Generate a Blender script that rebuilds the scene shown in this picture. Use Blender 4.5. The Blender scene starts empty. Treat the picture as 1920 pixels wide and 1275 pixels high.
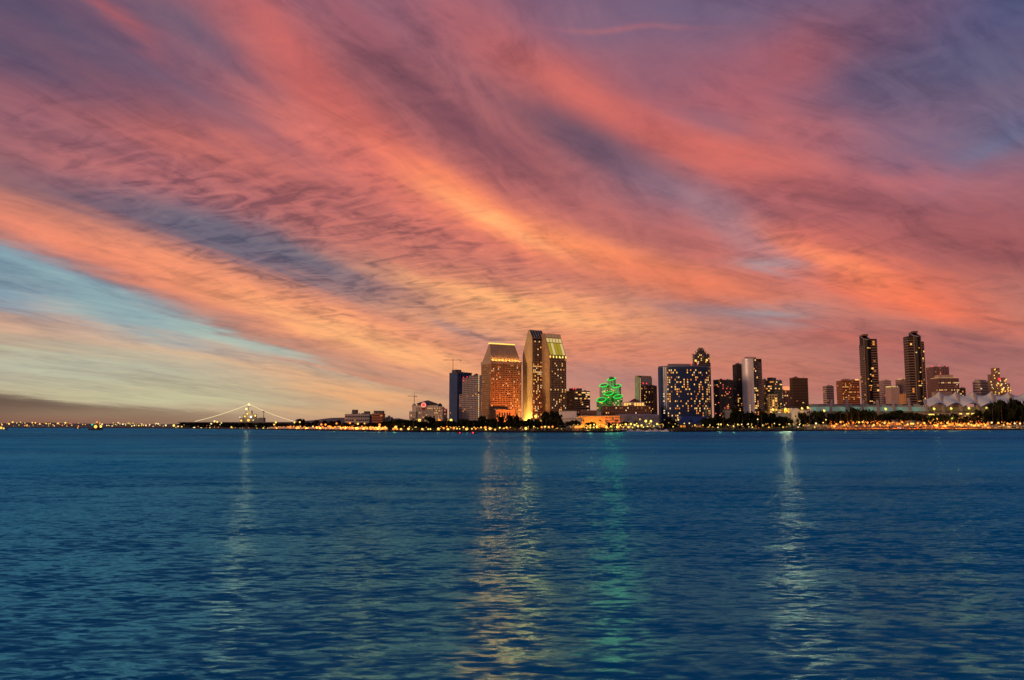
import bpy, math, random
from mathutils import Vector, Matrix
R = math.radians
rng = random.Random(7)
SC = bpy.context.scene
COL = SC.collection

# ------------------------------------------------------------------ camera
F = 1490.0
HC = 5.0
PITCH = math.atan(162.0 / F)
CP, SP = math.cos(PITCH), math.sin(PITCH)
cam = bpy.data.cameras.new('camera')
cam.sensor_width = 36.0
cam.lens = F / 1920 * 36
cam.clip_start = 0.5
cam.clip_end = 90000
camo = bpy.data.objects.new('camera', cam)
camo.location = (0, 0, HC)
camo.rotation_euler = (R(90) + PITCH, 0, 0)
COL.objects.link(camo)
SC.camera = camo

def sky_angles(u, v):
    xc, yc = (u - 960) / F, (637.5 - v) / F
    d = Vector((xc, CP - yc * SP, SP + yc * CP)).normalized()
    return math.degrees(math.atan2(d.x, d.y)), math.degrees(math.asin(d.z))

def lin(c):
    return tuple(((x / 255) / 12.92 if x / 255 <= 0.04045 else ((x / 255 + 0.055) / 1.055) ** 2.4) for x in c)

# ------------------------------------------------------------------ sky
world = bpy.data.worlds.new('World')
SC.world = world
world.use_nodes = True
wt = world.node_tree
wt.nodes.clear()
N, L = wt.nodes, wt.links

def nd(t, **k):
    n = N.new(t)
    for a, b in k.items():
        setattr(n, a, b)
    return n

def setin(n, i, v):
    if hasattr(v, 'is_linked') or isinstance(v, bpy.types.NodeSocket):
        L.new(v, n.inputs[i])
    else:
        n.inputs[i].default_value = v

def M(op, a, b=0.0, c=0.0, clamp=False):
    n = nd('ShaderNodeMath', operation=op, use_clamp=clamp)
    setin(n, 0, a); setin(n, 1, b); setin(n, 2, c)
    return n.outputs[0]

def VM(op, a, b=None, out=0, scale=None):
    n = nd('ShaderNodeVectorMath', operation=op)
    setin(n, 0, a)
    if b is not None: setin(n, 1, b)
    if scale is not None: setin(n, 3, scale)
    return n.outputs[out]

def noise(vec, scale, detail, rough=0.55, dist=0.0):
    n = nd('ShaderNodeTexNoise')
    L.new(vec, n.inputs['Vector'])
    n.inputs['Scale'].default_value = scale
    n.inputs['Detail'].default_value = detail
    n.inputs['Roughness'].default_value = rough
    n.inputs['Distortion'].default_value = dist
    return n

def mixc(fac, a, b, blend='MIX'):
    n = nd('ShaderNodeMix', data_type='RGBA', blend_type=blend)
    n.clamp_factor = True
    setin(n, 0, fac); setin(n, 6, a); setin(n, 7, b)
    return n.outputs[2]

tc = nd('ShaderNodeTexCoord')
dirv = tc.outputs['Generated']
sp = nd('ShaderNodeSeparateXYZ'); L.new(dirv, sp.inputs[0])
X, Y, Z = sp.outputs
Zp = M('MAXIMUM', Z, 0.0)
az = M('MULTIPLY', M('ARCTAN2', X, Y), 57.29578)
el = M('MULTIPLY', M('ARCSINE', Zp), 57.29578)
# coordinates on a flat sheet of cloud high overhead
zd = M('ADD', Zp, 0.10)
pl = nd('ShaderNodeCombineXYZ')
L.new(M('DIVIDE', X, zd), pl.inputs[0]); L.new(M('DIVIDE', Y, zd), pl.inputs[1])
# the streaks fan: one bearing in the west half of the view, another further round
def wind_frame(bearing):
    mp = nd('ShaderNodeMapping', vector_type='POINT')
    L.new(pl.outputs[0], mp.inputs['Vector'])
    mp.inputs['Rotation'].default_value = (0, 0, R(bearing))     # wind axis -> +y
    return mp.outputs[0]
wa, wb = wind_frame(24.0), wind_frame(58.0)
side = nd('ShaderNodeMapRange', interpolation_type='SMOOTHSTEP')
L.new(az, side.inputs[0])
for i_, v_ in ((1, -2.0), (2, 24.0), (3, 0.0), (4, 1.0)): side.inputs[i_].default_value = v_
def wnoise(sx, sy, off, det, rough, dist):
    outs = []
    for w_ in (wa, wb):
        m = nd('ShaderNodeMapping', vector_type='POINT')
        L.new(w_, m.inputs['Vector'])
        m.inputs['Scale'].default_value = (sx, sy, 1)
        m.inputs['Location'].default_value = (off, off * 1.7, off)
        outs.append(noise(m.outputs[0], 1.0, det, rough, dist).outputs['Color'])
    c = mixc(side.outputs[0], outs[0], outs[1])
    q = nd('ShaderNodeSeparateColor'); L.new(c, q.inputs[0])
    return q.outputs
b_ = wnoise(0.55, 0.25, 3.1, 3, 0.5, 0.4)
s_ = wnoise(2.2, 0.55, 1.3, 7, 0.6, 0.7)
f_ = wnoise(7.0, 2.4, 7.7, 8, 0.64, 0.7)
r_ = wnoise(5.5, 11.0, 5.2, 3, 0.55, 1.2)
# warp the angular coordinates with the streaks, so that strokes fray along the wind
damp = M('DIVIDE', el, M('ADD', el, 6.0))
waz = M('ADD', az, M('MULTIPLY', damp, M('ADD', M('MULTIPLY', M('SUBTRACT', b_[0], 0.5), 7.0),
        M('MULTIPLY', M('SUBTRACT', s_[0], 0.5), 7.0))))
wel = M('ADD', el, M('MULTIPLY', damp, M('ADD', M('MULTIPLY', M('SUBTRACT', b_[1], 0.5), 3.0),
        M('MULTIPLY', M('SUBTRACT', s_[1], 0.5), 6.0))))
ang = (waz, wel)
# clear evening sky: a low sun behind the camera (Nishita), over a dusk ramp
ramp = nd('ShaderNodeValToRGB')
L.new(M('DIVIDE', el, 90.0), ramp.inputs[0])
cr = ramp.color_ramp
stops = [(0.0, (184, 142, 122)), (0.06, (172, 132, 122)), (0.16, (160, 108, 108)), (0.30, (104, 90, 122)), (0.42, (74, 92, 134)), (1.0, (58, 84, 132))]
while len(cr.elements) < len(stops): cr.elements.new(0.5)
for e, (p, c) in zip(cr.elements, stops):
    e.position = p; e.color = (*lin(c), 1)
SUN_EL, SUN_AZ = 3.0, -125.0
nish = nd('ShaderNodeTexSky', sky_type='NISHITA', sun_disc=False)
nish.sun_elevation = R(SUN_EL); nish.sun_rotation = R(SUN_AZ)
col = mixc(1.0, ramp.outputs[0], mixc(1.0, nish.outputs[0], (0.006, 0.006, 0.006, 1), 'MULTIPLY'), 'ADD')

PXD = 0.0372
STROKES = [
 # u, v, half length, half width, slope deg, colour, opacity, sharpness
 (720, 330, 760, 230, 24, (206, 112, 106), .90, 1),
 (1500, 330, 520, 220, 14, (190, 103, 105), .85, 1),
 (90, 70, 380, 130, 14, (84, 76, 108), .92, 1),
 (330, 120, 210, 66, 32, (94, 82, 112), .85, 1),
 (120, 250, 380, 70, 10, (158, 98, 114), .65, 1),
 (340, 250, 260, 55, 14, (216, 116, 104), .70, 1),
 (210, 25, 70, 12, 28, (178, 94, 102), .55, 1),
 (560, 135, 260, 50, 40, (206, 100, 97), .65, 1),
 (640, 40, 120, 40, 35, (165, 92, 105), .5, 1),
 (770, 195, 240, 52, 36, (138, 86, 101), .75, 1),
 (930, 290, 150, 40, 26, (132, 80, 94), .65, 1),
 (1010, 135, 340, 80, 27, (206, 104, 97), .70, 1),
 (1230, 245, 190, 50, 24, (212, 106, 95), .60, 1),
 (1720, 90, 420, 170, 18, (94, 86, 122), .92, 1),
 (1900, 20, 170, 90, 0, (68, 84, 130), .65, 1),
 (1170, 60, 270, 52, 6, (124, 97, 126), .70, 1),
 (1180, 64, 130, 5, 4, (186, 108, 116), .38, 1),
 (1400, 150, 230, 60, -14, (182, 98, 110), .60, 1),
 (1240, 150, 120, 40, 10, (128, 94, 120), .55, 1),
 (1060, 258, 190, 42, 24, (116, 80, 98), .80, 1),
 (1190, 325, 170, 42, 20, (108, 90, 116), .75, 1),
 (1300, 372, 150, 44, 14, (118, 118, 146), .92, 1),
 (1420, 305, 200, 80, 12, (212, 108, 99), .70, 1),
 (1790, 270, 230, 110, 10, (118, 100, 130), .75, 1),
 (1845, 290, 100, 18, -20, (98, 116, 154), .45, 1),
 (1640, 390, 320, 60, 8, (158, 90, 98), .65, 1),
 (1880, 470, 170, 60, 14, (146, 78, 86), .80, 1),
 (1660, 535, 270, 44, 22, (238, 114, 84), .92, 1),
 (1545, 482, 130, 26, 26, (255, 146, 104), .75, 1),
 (1400, 440, 130, 34, 38, (160, 136, 152), .60, 1),
 (1446, 496, 60, 12, 10, (150, 158, 172), .55, 1),
 (850, 365, 190, 26, 28, (246, 138, 102), .85, 1),
 (1060, 452, 240, 28, 16, (255, 152, 104), .88, 1),
 (1280, 530, 280, 40, 14, (234, 124, 92), .75, 1),
 (1050, 570, 270, 58, 12, (246, 166, 116), .80, 1),
 (890, 600, 200, 34, 12, (252, 178, 118), .80, 1),
 (240, 385, 280, 38, 12, (112, 90, 110), .85, 1),
 (410, 440, 240, 42, 18, (104, 100, 122), .78, 1),
 (600, 500, 150, 32, 24, (118, 114, 130), .75, 1),
 (760, 540, 130, 26, 26, (150, 112, 118), .55, 1),
 (830, 450, 200, 50, 18, (190, 112, 104), .50, 1),
 (1000, 505, 160, 24, 12, (176, 108, 104), .50, 1),
 (160, 470, 260, 28, 16, (222, 130, 112), .80, 1),
 (400, 535, 270, 34, 17, (242, 142, 110), .85, 1),
 (640, 615, 280, 38, 18, (244, 158, 116), .88, 1),
 (820, 660, 250, 34, 14, (240, 160, 118), .80, 1),
 (50, 535, 270, 56, 14, (120, 154, 178), .98, 2),
 (290, 612, 270, 42, 17, (138, 166, 178), .97, 2),
 (520, 660, 190, 17, 17, (164, 186, 182), .92, 2),
 (20, 612, 70, 16, 4, (224, 174, 150), .60, 1),
 (140, 600, 80, 20, 14, (224, 172, 146), .55, 1),
 (330, 662, 240, 16, 9, (222, 172, 140), .55, 1),
 (560, 700, 260, 24, 11, (234, 168, 122), .88, 1),
 (130, 690, 380, 50, 2, (180, 184, 166), .92, 1),
 (290, 745, 390, 32, 0, (192, 188, 156), .92, 1),
 (640, 690, 180, 8, 11, (214, 140, 112), .70, 1),
 (700, 745, 180, 20, 8, (238, 170, 118), .75, 1),
 (660, 772, 180, 16, 0, (214, 172, 128), .70, 1),
 (862, 608, 50, 12, 20, (146, 128, 136), .85, 1),
 (930, 628, 90, 26, 8, (172, 148, 142), .70, 1),
 (1180, 660, 380, 50, 6, (222, 134, 106), .75, 1),
 (1150, 705, 180, 34, 2, (176, 132, 130), .65, 1),
 (1390, 592, 190, 22, 10, (130, 116, 130), .75, 1),
 (1460, 590, 70, 16, 2, (148, 168, 180), .55, 1),
 (1310, 640, 110, 16, 6, (160, 112, 114), .5, 1),
 (1770, 655, 260, 46, 5, (148, 94, 102), .85, 1),
 (1600, 628, 160, 26, 8, (206, 108, 92), .55, 1),
 (1640, 720, 380, 40, 0, (178, 112, 106), .80, 1),
 (1880, 740, 140, 50, 0, (166, 106, 106), .75, 1),
 (1480, 690, 180, 26, 4, (196, 116, 102), .55, 1),
 (1000, 770, 300, 24, 0, (196, 148, 130), .6, 1),
 (1800, 150, 170, 40, 10, (86, 94, 130), .65, 1),
 (1880, 245, 100, 44, 0, (98, 108, 144), .55, 1),
 (1620, 170, 120, 36, 16, (104, 92, 122), .6, 1),
 (1120, 285, 150, 36, 20, (98, 82, 104), .60, 1),
 (60, 120, 220, 46, 10, (76, 76, 108), .75, 1),
 (380, 108, 130, 34, 32, (88, 88, 118), .65, 1),
 (450, 440, 240, 28, 19, (94, 100, 124), .65, 1),
 (700, 642, 230, 20, 16, (255, 188, 128), .65, 1),
 (950, 566, 220, 20, 12, (255, 184, 122), .65, 1),
 (930, 415, 140, 13, 24, (255, 172, 120), .70, 1),
 (540, 230, 200, 30, 24, (226, 122, 112), .55, 1),
 (860, 250, 150, 22, 32, (120, 76, 94), .55, 1),
 (1330, 225, 90, 24, 20, (126, 98, 122), .55, 1),
 (1560, 70, 110, 50, 10, (120, 96, 122), .55, 1),
 (1480, 110, 60, 70, -40, (190, 100, 104), .45, 1),
 (1270, 30, 120, 26, 6, (108, 98, 132), .55, 1),
 (700, 250, 110, 26, 38, (206, 104, 102), .45, 1),
 (240, 330, 200, 26, 8, (206, 112, 110), .5, 1),
 (1560, 440, 140, 26, 8, (196, 104, 100), .5, 1),
 (1690, 330, 120, 18, 12, (190, 108, 116), .45, 1),
]
BANK = [
 (-60, 762, 150, 27, 4, (98, 78, 72), .98, 3),
 (60, 772, 200, 20, 4, (108, 88, 78), .95, 3),
 (190, 781, 200, 18, 2, (124, 103, 88), .90, 2),
 (270, 782, 200, 14, 0, (152, 130, 108), .70, 2),
 (60, 795, 260, 14, 0, (140, 92, 78), .70, 1),
]
# how much each place shows the streak pattern
s_mod = M('ADD', 0.55, M('MULTIPLY', s_[2], 0.9))
def paint(strokes, vec, mod):
    global col
    for (u, v, hl, hw, a, c, op, sharp) in strokes:
        ca, ce = sky_angles(u, v)
        c_, s__ = math.cos(R(-a)), math.sin(R(-a))
        k1, k2 = 1 / (hl * PXD), 1 / (hw * PXD)
        px_ = M('MULTIPLY_ADD', vec[0], c_ * k1, M('MULTIPLY_ADD', vec[1], s__ * k1, -(ca * c_ + ce * s__) * k1))
        py_ = M('MULTIPLY_ADD', vec[0], -s__ * k2, M('MULTIPLY_ADD', vec[1], c_ * k2, -(ce * c_ - ca * s__) * k2))
        d = M('MULTIPLY_ADD', px_, px_, M('MULTIPLY', py_, py_))
        if sharp != 1: d = M('POWER', d, float(sharp))
        w = M('POWER', 0.3679, d)
        w = M('MULTIPLY', w, M('MULTIPLY', mod, op) if mod is not None else op, clamp=True)
        col = mixc(w, col, (*lin(c), 1))
paint(STROKES, ang, s_mod)
# fine structure of the cloud sheet: streaks and mackerel ripples
fade = M('DIVIDE', el, M('ADD', el, 4.0))
rsep = M('SUBTRACT', r_[0], 0.5)
ripmask = M('MULTIPLY', M('SUBTRACT', b_[2], 0.35, clamp=True), 2.6, clamp=True)
RIPPLES = [(420, 425, 330, 90, 18, 1), (800, 470, 300, 120, 20, 1), (1040, 600, 300, 70, 10, 1), (620, 520, 220, 60, 20, 1), (1500, 470, 120, 60, 20, .6)]
rip = 0.12
for (u, v, hl, hw, a, op) in RIPPLES:
    ca, ce = sky_angles(u, v); c_, s__ = math.cos(R(-a)), math.sin(R(-a)); k1, k2 = 1 / (hl * 0.0372), 1 / (hw * 0.0372)
    px_ = M('MULTIPLY_ADD', az, c_ * k1, M('MULTIPLY_ADD', el, s__ * k1, -(ca * c_ + ce * s__) * k1))
    py_ = M('MULTIPLY_ADD', az, -s__ * k2, M('MULTIPLY_ADD', el, c_ * k2, -(ce * c_ - ca * s__) * k2))
    rip = M('MULTIPLY_ADD', M('POWER', 0.3679, M('MULTIPLY_ADD', px_, px_, M('MULTIPLY', py_, py_))), op, rip)
rip = M('MINIMUM', rip, 1.0)
det = M('ADD', M('MULTIPLY', M('SUBTRACT', f_[0], 0.5), 1.7),
        M('ADD', M('MULTIPLY', M('SUBTRACT', s_[2], 0.5), 1.5), M('MULTIPLY', rsep, M('MULTIPLY', rip, 2.4))))
det = M('MULTIPLY', det, fade)
dk = M('MULTIPLY', M('MAXIMUM', M('MULTIPLY', det, -1.0), 0.0), 2.3, clamp=True)
lt = M('MULTIPLY', M('MAXIMUM', det, 0.0), 1.3, clamp=True)
col = mixc(dk, col, mixc(1.0, col, (0.55, 0.60, 0.70, 1), 'MULTIPLY'))
col = mixc(lt, col, mixc(1.0, col, (1.5, 1.42, 1.2, 1), 'MULTIPLY'))
paint(BANK, (az, M('ADD', el, M('MULTIPLY', M('SUBTRACT', f_[0], 0.5), 0.8))), None)
col = mixc(1.0, col, (1.03, 1.01, 0.945, 1), 'MULTIPLY')
bg = nd('ShaderNodeBackground')
L.new(col, bg.inputs[0]); bg.inputs[1].default_value = 1.0
wo = nd('ShaderNodeOutputWorld'); L.new(bg.outputs[0], wo.inputs[0])
world.cycles.sampling_method = 'MANUAL'
world.cycles.sample_map_resolution = 512

# ------------------------------------------------------------------ sun (below full strength: dusk)
sl = bpy.data.lights.new('sun', 'SUN')
sl.energy = 1.6; sl.angle = R(12); sl.color = (1.0, 0.54, 0.30)
so = bpy.data.objects.new('sun', sl)
sd = Vector((math.sin(R(SUN_AZ)) * math.cos(R(9)), math.cos(R(SUN_AZ)) * math.cos(R(9)), math.sin(R(9))))
so.rotation_euler = sd.to_track_quat('Z', 'Y').to_euler()
so.location = (0, 0, 400)
COL.objects.link(so)

SC.view_settings.view_transform = 'Standard'
SC.view_settings.look = 'None'
SC.view_settings.exposure = 0
SC.view_settings.gamma = 1
SC.render.engine = 'CYCLES'
cy = SC.cycles
cy.use_denoising = True
try: cy.denoiser = 'OPENIMAGEDENOISE'
except Exception: pass
cy.use_adaptive_sampling = True
cy.adaptive_threshold = 0.02
cy.max_bounces = 5; cy.diffuse_bounces = 2; cy.glossy_bounces = 3
cy.sample_clamp_indirect = 6
cy.use_light_tree = True

# ------------------------------------------------------------------ helpers
class MB:
    def __init__(s): s.v = []; s.f = []
    def quad(s, a, b, c, d):
        i = len(s.v); s.v += [tuple(a), tuple(b), tuple(c), tuple(d)]; s.f.append((i, i+1, i+2, i+3))
    def poly(s, pts):
        i = len(s.v); s.v += [tuple(p) for p in pts]; s.f.append(tuple(range(i, i + len(pts))))
    def hexa(s, p):
        i = len(s.v); s.v += [tuple(q) for q in p]
        for f in ((3,2,1,0),(4,5,6,7),(0,1,5,4),(1,2,6,5),(2,3,7,6),(3,0,4,7)):
            s.f.append(tuple(i + k for k in f))
    def box(s, x0, x1, y0, y1, z0, z1):
        s.hexa([(x0,y0,z0),(x1,y0,z0),(x1,y1,z0),(x0,y1,z0),(x0,y0,z1),(x1,y0,z1),(x1,y1,z1),(x0,y1,z1)])
    def obox(s, o, a, n, x0, x1, d0, d1, z0, z1):      # oriented: a along the face, n outward
        def P(x, d, z): return (o[0]+a[0]*x+n[0]*d, o[1]+a[1]*x+n[1]*d, z)
        s.hexa([P(x0,d1,z0),P(x1,d1,z0),P(x1,d0,z0),P(x0,d0,z0),P(x0,d1,z1),P(x1,d1,z1),P(x1,d0,z1),P(x0,d0,z1)])
    def prism(s, pts, z0, z1, top=None):
        n = len(pts); i = len(s.v); tp = top or pts
        s.v += [(p[0], p[1], z0) for p in pts] + [(p[0], p[1], z1) for p in tp]
        for k in range(n):
            j = (k+1) % n; s.f.append((i+k, i+j, i+n+j, i+n+k))
        s.f.append(tuple(i+n+k for k in range(n))); s.f.append(tuple(i+k for k in reversed(range(n))))
    def xprism(s, prof, x0, x1):                        # profile in (y,z) extruded along x
        n = len(prof); i = len(s.v)
        s.v += [(x0, y, z) for y, z in prof] + [(x1, y, z) for y, z in prof]
        for k in range(n):
            j = (k+1) % n; s.f.append((i+k, i+n+k, i+n+j, i+j))
        s.f.append(tuple(i+k for k in range(n))); s.f.append(tuple(i+n+k for k in reversed(range(n))))
    def tube(s, a, b, r0, r1=None, n=6):
        r1 = r0 if r1 is None else r1
        a, b = Vector(a), Vector(b); d = (b - a).normalized()
        e = d.orthogonal().normalized(); g = d.cross(e); i = len(s.v)
        for p, r in ((a, r0), (b, r1)):
            for k in range(n):
                t = 2*math.pi*k/n; s.v.append(tuple(p + e*(r*math.cos(t)) + g*(r*math.sin(t))))
        for k in range(n):
            j = (k+1) % n; s.f.append((i+k, i+j, i+n+j, i+n+k))
        s.f.append(tuple(i+k for k in reversed(range(n)))); s.f.append(tuple(i+n+k for k in range(n)))
    def ball(s, c, r, nu=8, nv=5, sz=1.0):
        i = len(s.v); c = Vector(c)
        s.v.append(tuple(c + Vector((0,0,r*sz))))
        for a in range(1, nv):
            t = math.pi*a/nv
            for b in range(nu):
                p = 2*math.pi*b/nu
                s.v.append(tuple(c + Vector((r*math.sin(t)*math.cos(p), r*math.sin(t)*math.sin(p), r*sz*math.cos(t)))))
        s.v.append(tuple(c - Vector((0,0,r*sz)))); last = len(s.v)-1
        for b in range(nu):
            s.f.append((i, i+1+b, i+1+(b+1) % nu)); s.f.append((last, last-nu+(b+1) % nu, last-nu+b))
        for a in range(nv-2):
            for b in range(nu):
                o = i+1+a*nu; s.f.append((o+b, o+nu+b, o+nu+(b+1) % nu, o+(b+1) % nu))
    def cone(s, pts, apex, z=None):
        i = len(s.v); n = len(pts); s.v += [tuple(p) for p in pts] + [tuple(apex)]
        for k in range(n): s.f.append((i+k, i+(k+1) % n, i+n))
    def mesh(s, name, m):
        me = bpy.data.meshes.new(name); me.from_pydata(s.v, [], s.f); me.update()
        if m: me.materials.append(m)
        return me
    def build(s, name, m, parent=None, kind=None, label=None):
        return link(name, s.mesh(name, m), parent, kind, label)

def link(name, me, parent=None, kind=None, label=None):
    o = bpy.data.objects.new(name, me); COL.objects.link(o)
    if parent: o.parent = parent
    if kind: o['kind'] = kind
    if label: o['label'] = label
    return o
def tag(o, label, cat, group=None):
    o['label'] = label; o['category'] = cat
    if group: o['group'] = group
    return o
def thing(name, label, cat, loc=(0,0,0), rz=0.0, group=None):
    o = bpy.data.objects.new(name, None); COL.objects.link(o)
    o.location = loc; o.rotation_euler = (0, 0, rz); o.empty_display_size = 1
    return tag(o, label, cat, group)
def copy_tree(o, parent=None):
    c = o.copy(); COL.objects.link(c)
    if parent: c.parent = parent
    for ch in o.children: copy_tree(ch, c)
    return c

def mat(name, c, rough=0.7, var=0.12, vscale=0.15, spec=0.3, metal=0.0, c2=None, emit=None, estr=0.0):
    m = bpy.data.materials.new(name); m.use_nodes = True
    t = m.node_tree; b = t.nodes['Principled BSDF']
    b.inputs['Roughness'].default_value = rough
    b.inputs['Specular IOR Level'].default_value = spec
    b.inputs['Metallic'].default_value = metal
    g = t.nodes.new('ShaderNodeNewGeometry')
    n = t.nodes.new('ShaderNodeTexNoise'); t.links.new(g.outputs['Position'], n.inputs['Vector'])
    n.inputs['Scale'].default_value = vscale; n.inputs['Detail'].default_value = 4
    x = t.nodes.new('ShaderNodeMix'); x.data_type = 'RGBA'
    c2 = c2 or tuple(min(1, k * (1 + var * 2)) for k in c)
    c1 = c if c2 and var == 0 else tuple(k * (1 - var * 2) for k in c)
    t.links.new(n.outputs['Fac'], x.inputs[0])
    x.inputs[6].default_value = (*c1, 1); x.inputs[7].default_value = (*c2, 1)
    t.links.new(x.outputs[2], b.inputs['Base Color'])
    if emit:
        b.inputs['Emission Color'].default_value = (*emit, 1)
        b.inputs['Emission Strength'].default_value = estr
    return m
def glow(name, c, s, sample='AUTO'):
    m = bpy.data.materials.new(name); m.use_nodes = True
    t = m.node_tree; t.nodes.clear()
    e = t.nodes.new('ShaderNodeEmission'); o = t.nodes.new('ShaderNodeOutputMaterial')
    e.inputs[0].default_value = (*c, 1); e.inputs[1].default_value = s
    t.links.new(e.outputs[0], o.inputs[0])
    m.cycles.emission_sampling = sample
    return m

GZ = 1.8     # ground level above the water
def at(u, v, D):
    xc, yc = (u - 960) / F, (637.5 - v) / F
    k = D / (CP - yc * SP)
    return Vector((xc * k, D, HC + (SP + yc * CP) * k))
def kx(u, v):
    xc, yc = (u - 960) / F, (637.5 - v) / F
    return xc / (CP - yc * SP)
def zz(v, D): return at(960, v, D).z
def pt_light(loc, c, watts, rad=0.5, parent=None, name='lamp_light'):
    l = bpy.data.lights.new(name, 'POINT'); l.energy = watts; l.color = c; l.shadow_soft_size = rad
    o = bpy.data.objects.new(name, l); COL.objects.link(o); o.location = loc
    if parent: o.parent = parent
    return o
def spot(loc, target, c, watts, size=60, blend=0.6, rad=0.4, parent=None):
    l = bpy.data.lights.new('spot_beam', 'SPOT'); l.energy = watts; l.color = c; l.spot_size = R(size); l.spot_blend = blend
    l.shadow_soft_size = rad
    o = bpy.data.objects.new('spot_beam', l); COL.objects.link(o); o.location = loc
    o.rotation_euler = (Vector(target) - Vector(loc)).to_track_quat('-Z', 'Y').to_euler()
    if parent: o.parent = parent
    return o

# ------------------------------------------------------------------ materials
W_GOLD = glow('window_gold', (1, .50, .12), 1.35, 'NONE')
W_ORANGE = glow('window_orange', (1, .30, .05), .95, 'NONE')
W_PALE = glow('window_pale', (1, .70, .34), 1.1, 'NONE')
W_DIM = glow('window_dim', (1, .36, .10), 0.34, 'NONE')
W_RED = glow('window_red', (1, .12, .06), 1.6, 'NONE')
L_GOLD = glow('lamp_gold', (1, .50, .09), 1.9)
L_ORANGE = glow('lamp_orange', (1, .26, .03), 2.0)
L_YELLOW = glow('lamp_yellow', (1, .72, .13), 1.7)
L_PALE = glow('lamp_pale', (1, .76, .34), 1.5)
L_WHITE = glow('lamp_white', (1, .92, .75), 1.8)
L_RED = glow('lamp_red', (1, .04, .05), 2.0)
L_GREEN = glow('neon_green', (.02, 1, .06), 1.1)
BEIGE = mat('beige_stone', (.42, .31, .19), .8)
BEIGE2 = mat('warm_precast', (.36, .22, .11), .8)
WHITE = mat('white_plaster', (.66, .62, .58), .7)
CREAM = mat('cream_plaster', (.55, .48, .38), .7)
GREYC = mat('grey_concrete', (.30, .29, .29), .8)
DARKC = mat('dark_concrete', (.09, .08, .085), .8)
BROWN = mat('brown_cladding', (.16, .085, .06), .7)
RUST = mat('terracotta_cladding', (.32, .13, .07), .7)
ROOFD = mat('dark_roof', (.06, .055, .06), .7)
METAL = mat('dark_metal', (.07, .07, .075), .5, metal=.3)
STEEL = mat('grey_steel', (.25, .25, .26), .5, metal=.4)
GLASS_D = mat('dark_glass', (.020, .022, .032), .25, .3, .3, .35)
GLASS_B = mat('blue_glass', (.014, .05, .15), .2, .3, .2, .4)
GLASS_N = mat('navy_glass', (.008, .03, .11), .25, .3, .2, .3)
GLASS_L = mat('pale_glass', (.28, .34, .44), .2, .15, .1, .5)
GLASS_BR = mat('bronze_glass', (.028, .014, .010), .35, .3, .3, .15)
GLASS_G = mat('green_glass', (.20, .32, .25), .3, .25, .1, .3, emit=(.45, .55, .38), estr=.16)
FABRIC = mat('white_fabric', (.60, .62, .58), .8, .08)
ORANGE_W = mat('ochre_wall', (.50, .28, .10), .8)
BARK = mat('bark', (.14, .10, .06), .9)
LEAF = mat('dark_foliage', (.016, .020, .010), .9, .3, .5, .02)
LEAF2 = mat('olive_foliage', (.045, .050, .018), .8, .4, .5, .1)
ROCK = mat('wet_rock', (.014, .013, .012), .8, .35, .4)
GROUND = mat('dark_ground', (.06, .05, .04), .9, .3, .05)
PAVE = mat('paving', (.07, .055, .045), .9, .2, .2)
HULL_W = mat('white_gelcoat', (.7, .7, .7), .35)
HULL_D = mat('dark_hull', (.03, .035, .05), .5)
NAVY_G = mat('ship_grey', (.16, .165, .17), .7)

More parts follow.
